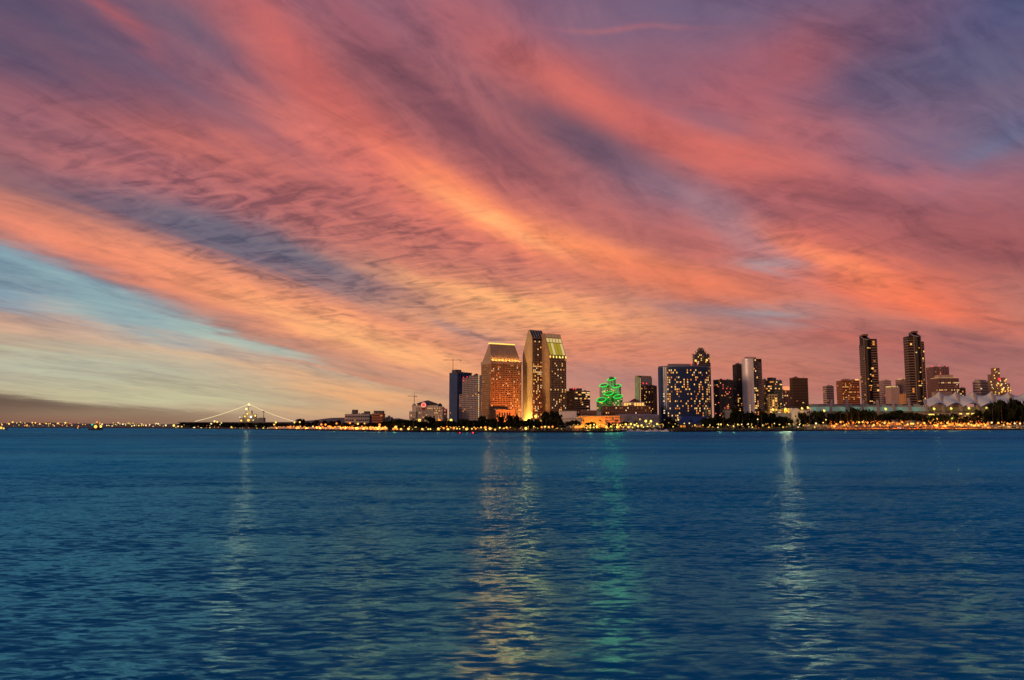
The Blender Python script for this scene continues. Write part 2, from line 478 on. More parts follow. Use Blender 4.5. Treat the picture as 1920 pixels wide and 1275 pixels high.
# ------------------------------------------------------------------ water
def water_material():
    m = bpy.data.materials.new('sea_water'); m.use_nodes = True
    t = m.node_tree; b = t.nodes['Principled BSDF']; ln = t.links
    def n_(ty, **k):
        q = t.nodes.new(ty)
        for a, c in k.items(): setattr(q, a, c)
        return q
    def vm(op, a, c=None, s=None, out=0):
        q = n_('ShaderNodeVectorMath', operation=op)
        for i, val in ((0, a), (1, c), (3, s)):
            if val is None: continue
            if isinstance(val, bpy.types.NodeSocket): ln.new(val, q.inputs[i])
            else: q.inputs[i].default_value = val
        return q.outputs[out]
    g = n_('ShaderNodeNewGeometry')
    def nz(sx, sy, scale, det, rough, off, dist=0.0):
        mp = n_('ShaderNodeMapping'); ln.new(g.outputs['Position'], mp.inputs['Vector'])
        mp.inputs['Scale'].default_value = (sx, sy, 1); mp.inputs['Location'].default_value = (off, off*.7, off)
        mp.inputs['Rotation'].default_value = (0, 0, R(off * 1.3 % 14 - 7))
        q = n_('ShaderNodeTexNoise'); ln.new(mp.outputs[0], q.inputs['Vector'])
        q.inputs['Scale'].default_value = scale; q.inputs['Detail'].default_value = det
        q.inputs['Roughness'].default_value = rough; q.inputs['Distortion'].default_value = dist
        return q
    a = nz(.40, 1, 3.6, 4, .62, 3, .5)
    c = nz(.42, 1, .55, 3, .55, 11, .5)
    d = nz(.45, 1, .10, 2, .5, 23, .3)
    patch = nz(.30, 1, .035, 6, .66, 41, .6)
    patch2 = nz(.22, 1, .005, 3, .55, 53, .4)
    pm = n_('ShaderNodeMapRange'); ln.new(patch.outputs['Fac'], pm.inputs[0])
    pm.inputs[1].default_value = .36; pm.inputs[2].default_value = .64; pm.inputs[3].default_value = .6; pm.inputs[4].default_value = 1.3
    s = vm('SCALE', vm('SUBTRACT', a.outputs['Color'], (.5, .5, .5)), s=WAVE[0])
    s = vm('ADD', s, vm('SCALE', vm('SUBTRACT', c.outputs['Color'], (.5, .5, .5)), s=WAVE[1]))
    s = vm('ADD', s, vm('SCALE', vm('SUBTRACT', d.outputs['Color'], (.5, .5, .5)), s=WAVE[2]))
    s = vm('SCALE', s, s=pm.outputs[0])
    s = vm('MULTIPLY', s, (0.5, 1.0, 0.0))
    pb = n_('ShaderNodeMapRange'); ln.new(patch.outputs['Fac'], pb.inputs[0])
    pb.inputs[1].default_value = .39; pb.inputs[2].default_value = .61; pb.inputs[3].default_value = WAVE[4]; pb.inputs[4].default_value = WAVE[3]
    bias = vm('SCALE', (0, 1, 0), s=pb.outputs[0])
    soft = vm('NORMALIZE', vm('ADD', vm('ADD', vm('SCALE', s, s=.35), bias), (0, 0, 1)))
    s = vm('ADD', s, bias)
    nn = vm('NORMALIZE', vm('ADD', s, (0, 0, 1)))
    t.nodes.remove(b)
    mx = n_('ShaderNodeMix', data_type='RGBA')
    mr = n_('ShaderNodeMapRange'); ln.new(patch2.outputs['Fac'], mr.inputs[0])
    mr.inputs[1].default_value = .42; mr.inputs[2].default_value = .60
    ln.new(mr.outputs[0], mx.inputs[0])
    mx.inputs[6].default_value = (*WATER_A, 1); mx.inputs[7].default_value = (*WATER_B, 1)
    df = n_('ShaderNodeBsdfDiffuse'); ln.new(mx.outputs[2], df.inputs[0])
    gl = n_('ShaderNodeBsdfGlossy', distribution='MULTI_GGX')
    gl.inputs['Color'].default_value = (*WATER_TINT, 1); gl.inputs['Roughness'].default_value = .27
    g2 = n_('ShaderNodeBsdfGlossy', distribution='MULTI_GGX')
    g2.inputs['Color'].default_value = (*WATER_TINT, 1); g2.inputs['Roughness'].default_value = .36
    ln.new(soft, g2.inputs['Normal'])
    gm = n_('ShaderNodeMixShader'); gm.inputs[0].default_value = .38; ln.new(gl.outputs[0], gm.inputs[1]); ln.new(g2.outputs[0], gm.inputs[2])
    ln.new(nn, gl.inputs['Normal'])
    fr = n_('ShaderNodeFresnel'); fr.inputs[0].default_value = 1.33; ln.new(nn, fr.inputs[1])
    ms = n_('ShaderNodeMixShader'); ln.new(fr.outputs[0], ms.inputs[0]); ln.new(df.outputs[0], ms.inputs[1]); ln.new(gm.outputs[0], ms.inputs[2])
    ln.new(ms.outputs[0], t.nodes['Material Output'].inputs[0])
    return m
WAVE = (3.0, 1.25, 0.30, -0.21, 0.045)
WATER_A = (.0003, .05, .17)
WATER_B = (.0003, .26, .42)
WATER_TINT = (.115, .60, .92)
mb = MB()
mb.quad((-40000, -400, 0), (40000, -400, 0), (40000, 60000, 0), (-40000, 60000, 0))
mb.build('water', water_material(), kind='structure')

# ------------------------------------------------------------------ land
SHORE = [(-300, 801.7), (-60, 801.8), (120, 802.2), (285, 803.0), (330, 803.6), (420, 804.4), (505, 805.6), (600, 807.2), (690, 809.2), (770, 810.3), (900, 810.8),
         (1000, 811.2), (1120, 811.2), (1158, 810.6), (1172, 808.4), (1248, 808.2), (1262, 810.0), (1340, 809.3), (1480, 808.4), (1600, 807.6), (1750, 807.0), (1880, 806.7), (2000, 806.5), (2300, 806.3)]
def shore_y(u):
    for (u0, v0), (u1, v1) in zip(SHORE, SHORE[1:]):
        if u0 <= u <= u1:
            return HC * F / ((v0 + (v1 - v0) * (u - u0) / (u1 - u0)) - 799.5)
    return 1200
pts = []
u = -300
while u <= 2300:
    y = shore_y(u); pts.append((u, y + rng.uniform(-1.5, 1.5))); u += 12
def P(u, y, z): return ((u - 960) / F / CP * y, y, z)
mb = MB(); mg = MB(); mp_ = MB()
for (u0, y0), (u1, y1) in zip(pts, pts[1:]):
    mb.quad(P(u0, y0, -.6), P(u1, y1, -.6), P(u1, y1 + 5, GZ), P(u0, y0 + 5, GZ))
    mg.quad(P(u0, y0 + 5, GZ), P(u1, y1 + 5, GZ), P(u1, y1 + 9000, GZ), P(u0, y0 + 9000, GZ))
    mp_.quad(P(u0, y0 + 7, GZ + .01), P(u1, y1 + 7, GZ + .01), P(u1, y1 + 16, GZ + .01), P(u0, y0 + 16, GZ + .01))
mb.build('shore', ROCK, kind='structure')
mg.build('ground', GROUND, kind='structure')
mp_.build('path', PAVE, kind='structure')
mb = MB()
for k in range(2600):
    u = rng.uniform(480, 1990); y = shore_y(u); t = rng.random()
    p = Vector(P(u, y + t * 4.6, -.4 + t * 2.1)); r = rng.uniform(.35, 1.0)
    i = len(mb.v)
    q = [Vector((rng.uniform(.6, 1.2) * a, rng.uniform(.6, 1.2) * b, rng.uniform(.4, .9) * c)) * r for a, b, c in ((1,0,0),(-1,0,0),(0,1,0),(0,-1,0),(0,0,1),(0,0,-1))]
    mb.v += [tuple(p + x) for x in q]
    mb.f += [(i, i+2, i+4), (i+2, i+1, i+4), (i+1, i+3, i+4), (i+3, i, i+4), (i+2, i, i+5), (i+1, i+2, i+5), (i+3, i+1, i+5), (i, i+3, i+5)]
mb.build('rocks', ROCK, kind='stuff')
LAWN = mat('dry_lawn', (.26, .20, .10), .9, .35, .25)
mb = MB(); u = 1500
while u < 1960:
    ya, yb_ = shore_y(u), shore_y(u + 12)
    for (e0, z0, e1, z1) in ((18, GZ + .02, 50, GZ + 1.2), (50, GZ + 1.2, 120, GZ + 5.5)):
        mb.quad(P(u, ya + e0, z0), P(u + 12, yb_ + e0, z0), P(u + 12, yb_ + e1, z1), P(u, ya + e1, z1))
    u += 12
mb.build('lawn', LAWN, kind='structure')
# far hills
def hills(name, prof, D, thick, m):
    mb = MB()
    for (u0, v0), (u1, v1) in zip(prof, prof[1:]):
        a, b = at(u0, v0, D), at(u1, v1, D)
        mb.quad((a.x, D - thick, GZ), (b.x, D - thick, GZ), b, a)
        mb.quad(a, b, (b.x, D + thick, GZ), (a.x, D + thick, GZ))
    mb.build(name, m, kind='structure')
HILL = mat('hazy_hill', (.16, .125, .10), .9, .2, .002)  # distance haze is put into this paler base colour
pr = []
for k in range(0, 78):
    u = -120 + k * 14
    base = 795.5 - 3 * math.exp(-((u - 40) / 150) ** 2) - 11 * math.exp(-((u - 640) / 90) ** 2) - 8 * math.exp(-((u - 740) / 80) ** 2)
    pr.append((u, base + rng.uniform(-.8, .8)))
hills('hills', pr, 7200, 900, HILL)

# ------------------------------------------------------------------ tower builder
def cells_lit(nb, nf, frac, r, rows=(), cols=(), mask=None):
    out = []
    for j in range(nf):
        for i in range(nb):
            p = frac
            if j in rows: p = .7
            if i in cols: p = .75
            if mask: p = mask(i / max(1, nb - 1), j / max(1, nf - 1), p)
            if r.random() < p: out.append((i, j))
    return out

INFO = {}
class Facade:
    def __init__(s, root, seed): s.root = root; s.fr = MB(); s.r = random.Random(seed); s.n = 0; s.cache = {}
    def face(s, o, a, w, z0, z1, nb, nf, style='grid', rib=.3, band=.35, proud=.5, lit=.1, mats=(W_GOLD, W_ORANGE), rows=(), cols=(), mask=None, edge=0.0, cap=300, wf=None):
        a = Vector((a[0], a[1])).normalized(); n = Vector((a.y, -a.x))
        o = Vector((o[0], o[1])); bw, fh = w / nb, (z1 - z0) / nf
        if style in ('grid', 'ribs'):
            for i in range(nb + 1):
                rw = bw * rib
                x0 = max(0, i * bw - rw / 2); x1 = min(w, i * bw + rw / 2)
                s.fr.obox(o, a, n, x0, x1, .002, proud, z0, z1)
        if style in ('grid', 'bands'):
            pd = proud - .06 if style == 'grid' else proud
            for j in range(nf + 1):
                bh = fh * band
                s.fr.obox(o, a, n, 0.01, w - .01, .001, pd, max(z0, z0 + j * fh - bh / 2), min(z1, z0 + j * fh + bh / 2))
        if edge:
            s.fr.obox(o, a, n, 0.005, edge, .003, proud + .05, z0, z1); s.fr.obox(o, a, n, w - edge, w - .005, .003, proud + .05, z0, z1)
        ww = bw * (1 - rib) * .96 if style != 'bands' else bw * .9
        hh = fh * (1 - band) * .96 if style != 'ribs' else fh * .6
        if wf: ww, hh = bw * wf[0], fh * wf[1]
        ce = cells_lit(nb, nf, lit, s.r, rows, cols, mask)
        s.r.shuffle(ce)
        rz = math.atan2(a.y, a.x)
        for (i, j) in ce:
            if s.n >= cap: break
            s.n += 1
            m = mats[s.r.randrange(len(mats))]
            key = (round(ww, 2), round(hh, 2), m.name)
            if key not in s.cache:
                b = MB(); b.box(-ww/2, ww/2, -.12, .1, -hh/2, hh/2); s.cache[key] = b.mesh('window', m)
            q = link('window', s.cache[key], s.root)
            c = o + a * ((i + .5) * bw) + n * .03
            q.location = (c.x, c.y, z0 + (j + .5) * fh); q.rotation_euler = (0, 0, rz)
    def done(s, m, name='facade_grid'):
        if s.fr.f: return s.fr.build(name, m, s.root, kind='stuff')

def placed(u0, us, u1, D, theta, vm, depth=None):
    """front-left corner, front width, depth and turn of a box whose corner edges stand at the sight lines u0, us, u1"""
    th = R(theta); c, s = math.cos(th), math.sin(th)
    def along(C, d, u):
        K = kx(u, vm); return (K * C.y - C.x) / (d[0] - K * d[1])
    C = Vector((kx(us, vm) * D, D))
    if theta >= 0:
        wf = along(C, (c, s), u1)
        wd = along(C, (-s, c), u0) if u0 < us else depth
        o = C
    else:
        wf = along(C, (-c, -s), u0)
        wd = along(C, (-s, c), u1) if u1 > us else depth
        o = C - Vector((c, s)) * wf
    return o, abs(wf), abs(wd if wd else depth), th

def tower(name, label, cat, us, D, vtop, theta=0, depth=30, body=GLASS_D, frame=BEIGE, bay=3.4, flr=3.4, style='grid', rib=.35, band=.35, proud=.5,
          lit=.08, mats=(W_GOLD, W_ORANGE), rows=(), mask=None, top=(), group=None, seed=1, side=None, vbase=None, beacons=(), cap=300, cornice=None, wf=None, rooflit=None):
    if len(us) == 2:      # the receding side that shows takes its share of the width
        sh_ = abs((us[0] + us[1]) / 2 - 960) * depth / (D + depth); sh_ = min(sh_, (us[1] - us[0]) * .4)
        us = (us[0] + sh_, us[1]) if us[0] > 960 else (us[0], us[1] - sh_)
    u0, u1 = us[0], us[-1]; uc = us[1] if len(us) == 3 else (u0 if theta >= 0 else u1)
    s = D / F; vm = (vtop + 795) / 2
    o, wfr, wd, th = placed(u0, uc, u1, D, theta, vm, depth)
    if len(us) == 2: wd = depth
    H = zz(vtop, D) - GZ
    root = thing(name, label, cat, (o.x, o.y, GZ), th, group)
    b = MB(); b.box(0, wfr, 0, wd, 0, H); b.build('wall', body, root)
    f = Facade(root, seed)
    nb = max(2, round(wfr / (bay * s))); nf = max(2, round(H / (flr * s)))
    rows = [round(nf * (1 - q)) for q in rows]
    kw = dict(style=style, rib=rib, band=band, proud=proud, mats=mats, cap=cap, wf=wf)
    f.face((0, 0), (1, 0), wfr, 0.02, H, nb, nf, lit=lit, rows=rows, mask=mask, **kw)
    ns = max(2, round(wd / wfr * nb)) if wd > wfr * .4 else max(2, nb // 2)
    kw2 = dict(kw); sl_ = lit * .6
    if side: kw2.update(side); sl_ = kw2.pop('lit', sl_); ns = kw2.pop('nb', ns)
    f.face((0, wd), (0, -1), wd, 0.02, H, ns, nf, lit=sl_ if theta >= 0 else 0, **kw2)
    f.face((wfr, 0), (0, 1), wd, 0.02, H, ns, nf, lit=sl_ if theta < 0 else 0, **kw2)
    f.done(frame)
    # roof: parapet and the plant rooms on it
    b = MB(); b.box(-.3, wfr + .3, -.3, wd + .3, H + .01, H + 1.1); b.build('parapet', cornice or frame, root)
    for (x0, x1, hpx, m) in top:
        b = MB(); b.box(wfr * x0, wfr * x1, wd * .25, wd * .8, H + 1.11, H + hpx * s); b.build('penthouse', m, root)
    rr_ = random.Random(seed * 7 + 1)
    for k in range(3):                                            # roof plant and a whip antenna
        x0 = rr_.uniform(.05, .8) * wfr; y0 = rr_.uniform(.02, .12) * wd; q = rr_.uniform(.05, .13) * wfr
        b = MB(); b.box(x0, x0 + q, y0, y0 + min(4, wd * .1), H + 1.11, H + 1.2 + rr_.uniform(.7, 1.9) * s); b.build('roof_unit', GREYC if k else DARKC, root)
    xa = rr_.uniform(.2, .8) * wfr; b = MB(); b.tube((xa, wd * .22, H + 1.1), (xa, wd * .22, H + rr_.uniform(3, 6.5) * s), .22, .1, 5); b.build('antenna', METAL, root)
    for (xf, hp) in beacons:
        b = MB(); b.tube((wfr * xf, wd * .2, H + 1), (wfr * xf, wd * .2, H + hp * s), .25); bo = b.build('mast', METAL, root)
        b = MB(); b.ball((wfr * xf, wd * .2, H + hp * s), 1.1 * s); b.build('beacon', L_RED, bo)
    INFO[root.name] = (wfr, wd, H)
    return root

# ------------------------------------------------------------------ buildings, west to east
WARM = (W_GOLD, W_ORANGE, W_GOLD, W_PALE)
def px(D): return D / F

def harbour_office():
    D = 930; s = px(D)
    r = tower('office_block', 'long low pale office block with rows of dark windows and two stair towers', 'building', (647, 697), D, 778, depth=16, body=GLASS_D, frame=GREYC,
              bay=4.2, flr=6.4, style='grid', rib=.22, band=.56, proud=.4, lit=.05, mats=(W_DIM,), seed=11)
    w, d, H = INFO[r.name]
    for u0, u1, v in ((658.5, 667, 768), (681, 690, 771)):
        x0 = (u0 - 647) * s; b = MB(); b.box(x0, x0 + (u1 - u0) * s, d * .2, d * .8, H + 1.12, zz(v, D) - GZ); t = b.build('stair_tower', DARKC, r)
    r = tower('brick_block', 'squat terracotta block with a dark top storey beside the pale office', 'building', (697.6, 722), D, 777, depth=18, body=GLASS_BR, frame=RUST,
              bay=4.5, flr=4.5, style='bands', band=.72, proud=.35, lit=.03, mats=(W_ORANGE,), seed=12, top=((0.08, .98, 7, DARKC),))
    tower('small_block', 'small grey house-sized block with stepped roof near the terracotta block', 'building', (723.5, 736), D + 6, 783.5, depth=14, body=GLASS_D, frame=GREYC, bay=4, flr=4.5, seed=13,
          lit=.1, top=((.3, .62, 4.2, GREYC),))
harbour_office()

def domed_hotel():
    D = 880; s = px(D); root = thing('domed_hotel', 'cream hotel with hipped dark roof, small domes and a round red sign', 'building', (kx(767, 780) * D, D, GZ))
    X = lambda u: (u - 767) * s
    ze = zz(762, D) - GZ; zc = zz(760, D) - GZ
    b = MB(); b.box(X(772), X(820), 4, 26, 0, zc); b.box(X(767), X(779), 2, 22, 0, zz(771, D) - GZ); b.box(X(818.5), X(829), 2, 22, 0, zz(762, D) - GZ); b.build('wall', CREAM, root)
    f = Facade(root, 21)
    f.face((X(779.2), 4), (1, 0), X(818.2) - X(779.2), 0, zc - 2, 15, 10, 'ribs', rib=.55, proud=.9, lit=.22, mats=(W_ORANGE, W_DIM, W_GOLD), wf=(.3, .5))
    f.face((X(767), 2), (1, 0), X(779) - X(767), 0, zz(772, D) - GZ, 5, 7, 'grid', rib=.4, band=.4, proud=.4, lit=.15, mats=(W_DIM, W_GOLD))
    f.face((X(818.5), 2), (1, 0), X(829) - X(818.5), 0, zz(763, D) - GZ, 5, 9, 'ribs', rib=.6, proud=.8, lit=.3, mats=(W_ORANGE, W_GOLD), wf=(.3, .5))
    f.done(CREAM)
    b = MB()                                                    # hip roof over a gallery of arches
    zr = zz(756.5, D) - GZ; b.box(X(781), X(816.5), 5, 25, zc + .01, zr)
    b.build('attic', DARKC, root)
    b = MB(); e = [(X(779), 3, zr + .01), (X(818.5), 3, zr + .01), (X(818.5), 27, zr + .01), (X(779), 27, zr + .01)]
    b.cone(e, (X(799), 15, zz(749.4, D) - GZ)); b.poly(e[::-1]); b.build('roof', ROOFD, root)
    for u, v0, v1, m in ((774, 763, 756, GREYC), (823, 762, 755.6, ROOFD)):
        b = MB(); zb = zz(v0, D) - GZ; zt = zz(v1, D) - GZ
        if u == 774: b.prism([(X(u) + 3.4*s*math.cos(t*.7854), 10 + 3.4*s*math.sin(t*.7854)) for t in range(8)], zz(771, D) - GZ + .01, zb)
        prev = None
        for k in range(5):
            t0, t1 = k / 5 * math.pi / 2, (k + 1) / 5 * math.pi / 2
            ra, rb = 4.6 * s * math.cos(t0), max(.05, 4.6 * s * math.cos(t1)); za, z_b = zb + .02 + (zt - zb) * math.sin(t0), zb + .02 + (zt - zb) * math.sin(t1)
            b.prism([(X(u) + ra*math.cos(q*.628), 10 + ra*math.sin(q*.628)) for q in range(10)], za, z_b, [(X(u) + rb*math.cos(q*.628), 10 + rb*math.sin(q*.628)) for q in range(10)])
        b.build('dome', m, root)
    zc2 = zz(759, D) - GZ; cx = X(793.3); rr = 4.6 * s              # the round sign: a red disc in a pale ring
    b = MB(); b.prism([(rr*math.cos(q*.3927), rr*math.sin(q*.3927)) for q in range(16)], 0, .5); sg = b.build('round_sign', glow('sign_pale', (1, .35, .25), 1.1, 'NONE'), root)
    sg.location = (cx, 2.9, zc2); sg.rotation_euler = (R(90), 0, 0)
    b = MB(); b.prism([(rr*.62*math.cos(q*.3927) , rr*.62*math.sin(q*.3927)) for q in range(16)], .51, .9); b.build('sign_disc', glow('sign_red', (1, .04, .03), 2.2, 'NONE'), sg)
    b = MB(); b.box(cx - 3.2*s, cx + 2.6*s, 2.6, 3.05, zc2 - 9.5*s, zc2 - 5*s); b.build('red_panel', mat('red_panel', (.30, .03, .02), .7), root)
    tower('apartment_block', 'narrow pink-lit apartment block on the east flank of the domed hotel', 'building', (829.5, 838), 895, 768, depth=16, body=GLASS_D, frame=CREAM, bay=2.9, flr=3.4, lit=.25,
          mats=(W_ORANGE, W_DIM, W_RED), seed=22, beacons=((.7, 2.5),))
domed_hotel()

def crane(name_label, u, vtop, vbase, D, left, right, vj):
    s = px(D); x = kx(u, vj) * D
    root = thing('tower_crane', name_label, 'crane', (x, D, zz(vbase, D)))
    z0 = zz(vbase, D); H = zz(vtop, D) - z0; zj = zz(vj, D) - z0
    b = MB(); w = .55 * s
    for a, c in ((-w,-w),(w,-w),(w,w),(-w,w)): b.tube((a, c, 0), (a, c, zj), .16*s, n=4)
    n = int(zj / (2.2 * w)) + 1
    for k in range(n):
        za, zb = zj*k/n, zj*(k+1)/n; sg = 1 if k % 2 else -1
        b.tube((-w*sg, -w, za), (w*sg, -w, zb), .12*s, n=4); b.tube((-w, -w*sg, za), (-w, w*sg, zb), .12*s, n=4)
    b.build('mast', METAL, root)
    b = MB(); L0, L1 = (left - u) * s, (right - u) * s
    b.tube((L0, 0, zj), (L1, 0, zj), .26*s, n=4); b.tube((L0 * .97, 0, zj + .9*s), (L1 * .97, 0, zj + .9*s), .14*s, n=4)
    k = 0; xx = L0
    while xx < L1 - 1.2*s:
        b.tube((xx, 0, zj), (xx + .6*s, 0, zj + .9*s), .09*s, n=3); b.tube((xx + .6*s, 0, zj + .9*s), (xx + 1.2*s, 0, zj), .09*s, n=3); xx += 1.2*s
    b.build('jib', METAL, root)
    b = MB(); b.tube((0, 0, zj), (0, 0, H), .4*s, .15*s, n=5); b.tube((0,0,H), (L0*.8, 0, zj+.9*s), .08*s, n=3); b.tube((0,0,H), (L1*.8, 0, zj+.9*s), .08*s, n=3); b.build('apex', METAL, root)
    lw = L1 if abs(L1) < abs(L0) else L0
    b = MB(); b.box(lw*.92 - .9*s, lw*.92 + .9*s, -.5*s, .5*s, zj - 1.5*s, zj - .1*s); b.build('counterweight', DARKC, root)
    b = MB(); b.box(-.6*s, .6*s, -1.2*s, -.58*s, zj - 1.4*s, zj - .2*s); b.build('cab', METAL, root)
    return root
crane('small construction crane rising behind the domed hotel', 777, 737, 766, 905, 764.5, 781, 743)

# blue glass tower still under construction
r = tower('glass_tower', 'slim blue glass tower with an unfinished open top floor under a crane', 'building', (842.5, 857, 884), 1000, 699.5, theta=36, body=GLASS_B, frame=mat('blue_mullion', (.08, .11, .21), .5), bay=3.4, flr=3.2,
          style='ribs', rib=.18, proud=.25, lit=.03, mats=(W_DIM, W_ORANGE), seed=31, top=((.05, .42, 7, DARKC), (.5, .92, 2.6, DARKC)), cornice=DARKC)
w, d, H = INFO[r.name]
b = MB(); s = px(1000)
for k in range(9): b.box(w*k/8 - .25, w*k/8 + .25, -.2, .3, H + 1.11, H + 2.2*s)
for k in range(1, 5): b.box(-.2, .3, d*k/5 - .25, d*k/5 + .25, H + 1.11, H + 2.2*s)
b.build('column_stubs', DARKC, r, kind='stuff')
crane('tall crane standing over the unfinished blue glass tower', 849.4, 669, 699, 1003, 831, 865.5, 675.3)

def white_residence():
    D = 900; s = px(D)
    r = thing('residential_tower', 'pale gridded apartment tower stepping up to small dark pyramid roofs', 'building', (kx(861, 750) * D, D, GZ))
    X = lambda u: (u - 861) * s
    Z = lambda v: zz(v, D) - GZ
    b = MB()
    blocks = ((861, 866.8, 739, 6), (866.8, 879.5, 709, 3), (879.5, 896, 704.5, 0), (896, 901.5, 703, 1.5))
    for u0, u1, v, y in blocks: b.box(X(u0) + .01, X(u1) - .01, y + .01 * u0 % .5, y + 24, 0, Z(v))
    b.build('wall', GLASS_BR, r)
    f = Facade(r, 41)
    for (u0, u1, v, y), nb in zip(blocks, (2, 5, 6, 2)):
        y0 = y + .01 * u0 % .5
        hot = (lambda a, c, p: .9 if u0 == 896 else p)
        f.face((X(u0), y0), (1, 0), X(u1) - X(u0), 0, Z(v), nb, max(4, round((793 - v) / 3.15)), 'grid', rib=.38, band=.42, proud=.6, lit=.05,
               mats=((W_GOLD, W_PALE) if u0 == 896 else (W_DIM, W_DIM, W_ORANGE)), mask=(lambda a, c, p, q=u0: (.85 if (q == 896 and a < .4) else (.03 if q == 896 else p))))
        f.face((X(u0), y0 + 24), (0, -1), 24, 0, Z(v), 6, max(4, round((793 - v) / 3.15)), 'grid', rib=.38, band=.42, proud=.3, lit=.02, mats=(W_DIM,))
        f.face((X(u1), y0), (0, 1), 24, 0, Z(v), 6, max(4, round((793 - v) / 3.15)), 'grid', rib=.38, band=.42, proud=.3, lit=.02, mats=(W_DIM,))
    f.done(mat('pale_precast', (.44, .37, .34), .8))
    for u0, u1, v0, v1, y in ((885.5, 899, 704, 698.6, 4), (869, 876, 708.6, 706, 6)):
        b = MB(); e = [(X(u0), y, Z(v0) + .05), (X(u1), y, Z(v0) + .05), (X(u1), y + 16, Z(v0) + .05), (X(u0), y + 16, Z(v0) + .05)]
        b.cone(e, (X((u0 + u1) / 2), y + 8, Z(v1))); b.poly(e[::-1]); b.build('pyramid_roof', ROOFD, r)
    for u, v in ((868.5, 707.5), (875.5, 706.5), (869, 713.5)):
        b = MB(); b.ball((X(u), 2, Z(v)), 1.0 * s, 7, 4); b.build('beacon', L_RED, r)
white_residence()

def hyatt_north():
    D = 950; s = px(D); th = 30
    o, wf, wd, t = placed(903, 920.5, 977, D, th, 735)
    H = zz(676.5, D) - GZ
    r = thing('hotel_tower', 'broad beige hotel tower with floodlit hipped roof and orange-lit base', 'building', (o.x, o.y, GZ), t)
    b = MB(); b.box(0, wf, 0, wd, 0, H); b.build('wall', GLASS_BR, r)
    f = Facade(r, 51)
    f.face((0, 0), (1, 0), wf, 0, H - 3.4, 19, 32, 'grid', rib=.42, band=.40, proud=.7, lit=.10, mats=(W_GOLD, W_ORANGE, W_PALE, W_ORANGE), cols=(), mask=lambda a, c, p: p * (1.6 if c < .3 or a < .1 else .8))
    f.face((0, wd), (0, -1), wd, 0, H - 3.4, 9, 32, 'grid', rib=.46, band=.44, proud=.7, lit=.07, mats=(W_GOLD, W_PALE))
    f.face((wf, 0), (0, 1), wd, 0, H - 3.4, 9, 32, 'grid', rib=.46, band=.44, proud=.7, lit=.05, mats=(W_GOLD,))
    f.done(BEIGE2)
    b = MB(); b.box(-.9, wf + .9, -.9, wd + .9, H - 3.35, H); b.build('cornice', BEIGE, r)
    zr = zz(644.5, D + wd * .35) - GZ
    y0, y1, x0, x1 = .6, wd - .6, .6, wf - .6
    ra, rb = (x0 + wf * .06, wd * .42), (x1 - wf * .09, wd * .42)
    rw = wd * .05
    top = [(ra[0], ra[1] - rw), (rb[0], rb[1] - rw), (rb[0], rb[1] + rw), (ra[0], ra[1] + rw)]
    b = MB(); b.prism([(x0, y0), (x1, y0), (x1, y1), (x0, y1)], H + .01, zr, top); b.build('roof', mat('roof_panel', (.38, .28, .17), .6), r)
    b = MB(); n = 17                                             # standing ribs on the front slope
    sl = Vector((0, ra[1] - rw - y0, zr - H))
    for k in range(n + 1):
        q = k / n; a0 = x0 + (x1 - x0) * q; a1 = ra[0] + (rb[0] - ra[0]) * q
        b.hexa([(a0-.25, y0 - .3, H + .02), (a0+.25, y0 - .3, H + .02), (a0+.25, y0 + .3, H + .02), (a0-.25, y0+.3, H+.02),
                (a1-.2, ra[1]-rw-.3, zr - .1), (a1+.2, ra[1]-rw-.3, zr-.1), (a1+.2, ra[1]-rw+.3, zr-.1), (a1-.2, ra[1]-rw+.3, zr-.1)])
    b.build('roof_ribs', BEIGE, r, kind='stuff')
    b = MB(); b.box(ra[0] - .5, rb[0] + .5, ra[1] - rw - .4, ra[1] + rw + .4, zr + .01, zr + 1.3); b.build('ridge_light', glow('ridge_gold', (1, .62, .12), 1.6), r)
    for k in range(9):
        x = x0 + (x1 - x0) * (k + .5) / 9
        b = MB(); b.box(x - .5, x + .5, -.75, .1, H + .02, H + .75); fx = b.build('roof_floodlight', L_GOLD, r)
        pt_light((x, -.3, H + 1.9), (1, .42, .09), 800, .6, r)
    for k in range(4):
        y = wd * (k + .5) / 4
    # podium and the lamps at its foot
    hp = zz(768, D) - GZ
    b = MB(); b.box(-2, wf * .56, -16, -1.2, 0, hp); b.build('podium', BEIGE2, r)
    b = MB()
    for k in range(5): b.box(2 + k * 3.4, 4 + k * 3.4, -16.25, -15.9, hp * .55, hp * .85)
    b.build('podium_openings', GLASS_D, r, kind='stuff')
    for k in range(6):
        x = wf * (k + .3) / 6
        b = MB(); b.tube((x, -80, 0), (x, -80, 4.4), .2); b.box(x - .6, x + .6, -80.4, -79.6, 4.4, 5.2); b.build('base_floodlight', L_ORANGE, r)
        spot((x, -79.5, 5.6), (x - 4, .0, H * (.22 if k % 2 else .42)), (1, .25, .045), 105000 if k < 4 else 60000, 75, 1, .5, r)
hyatt_north()

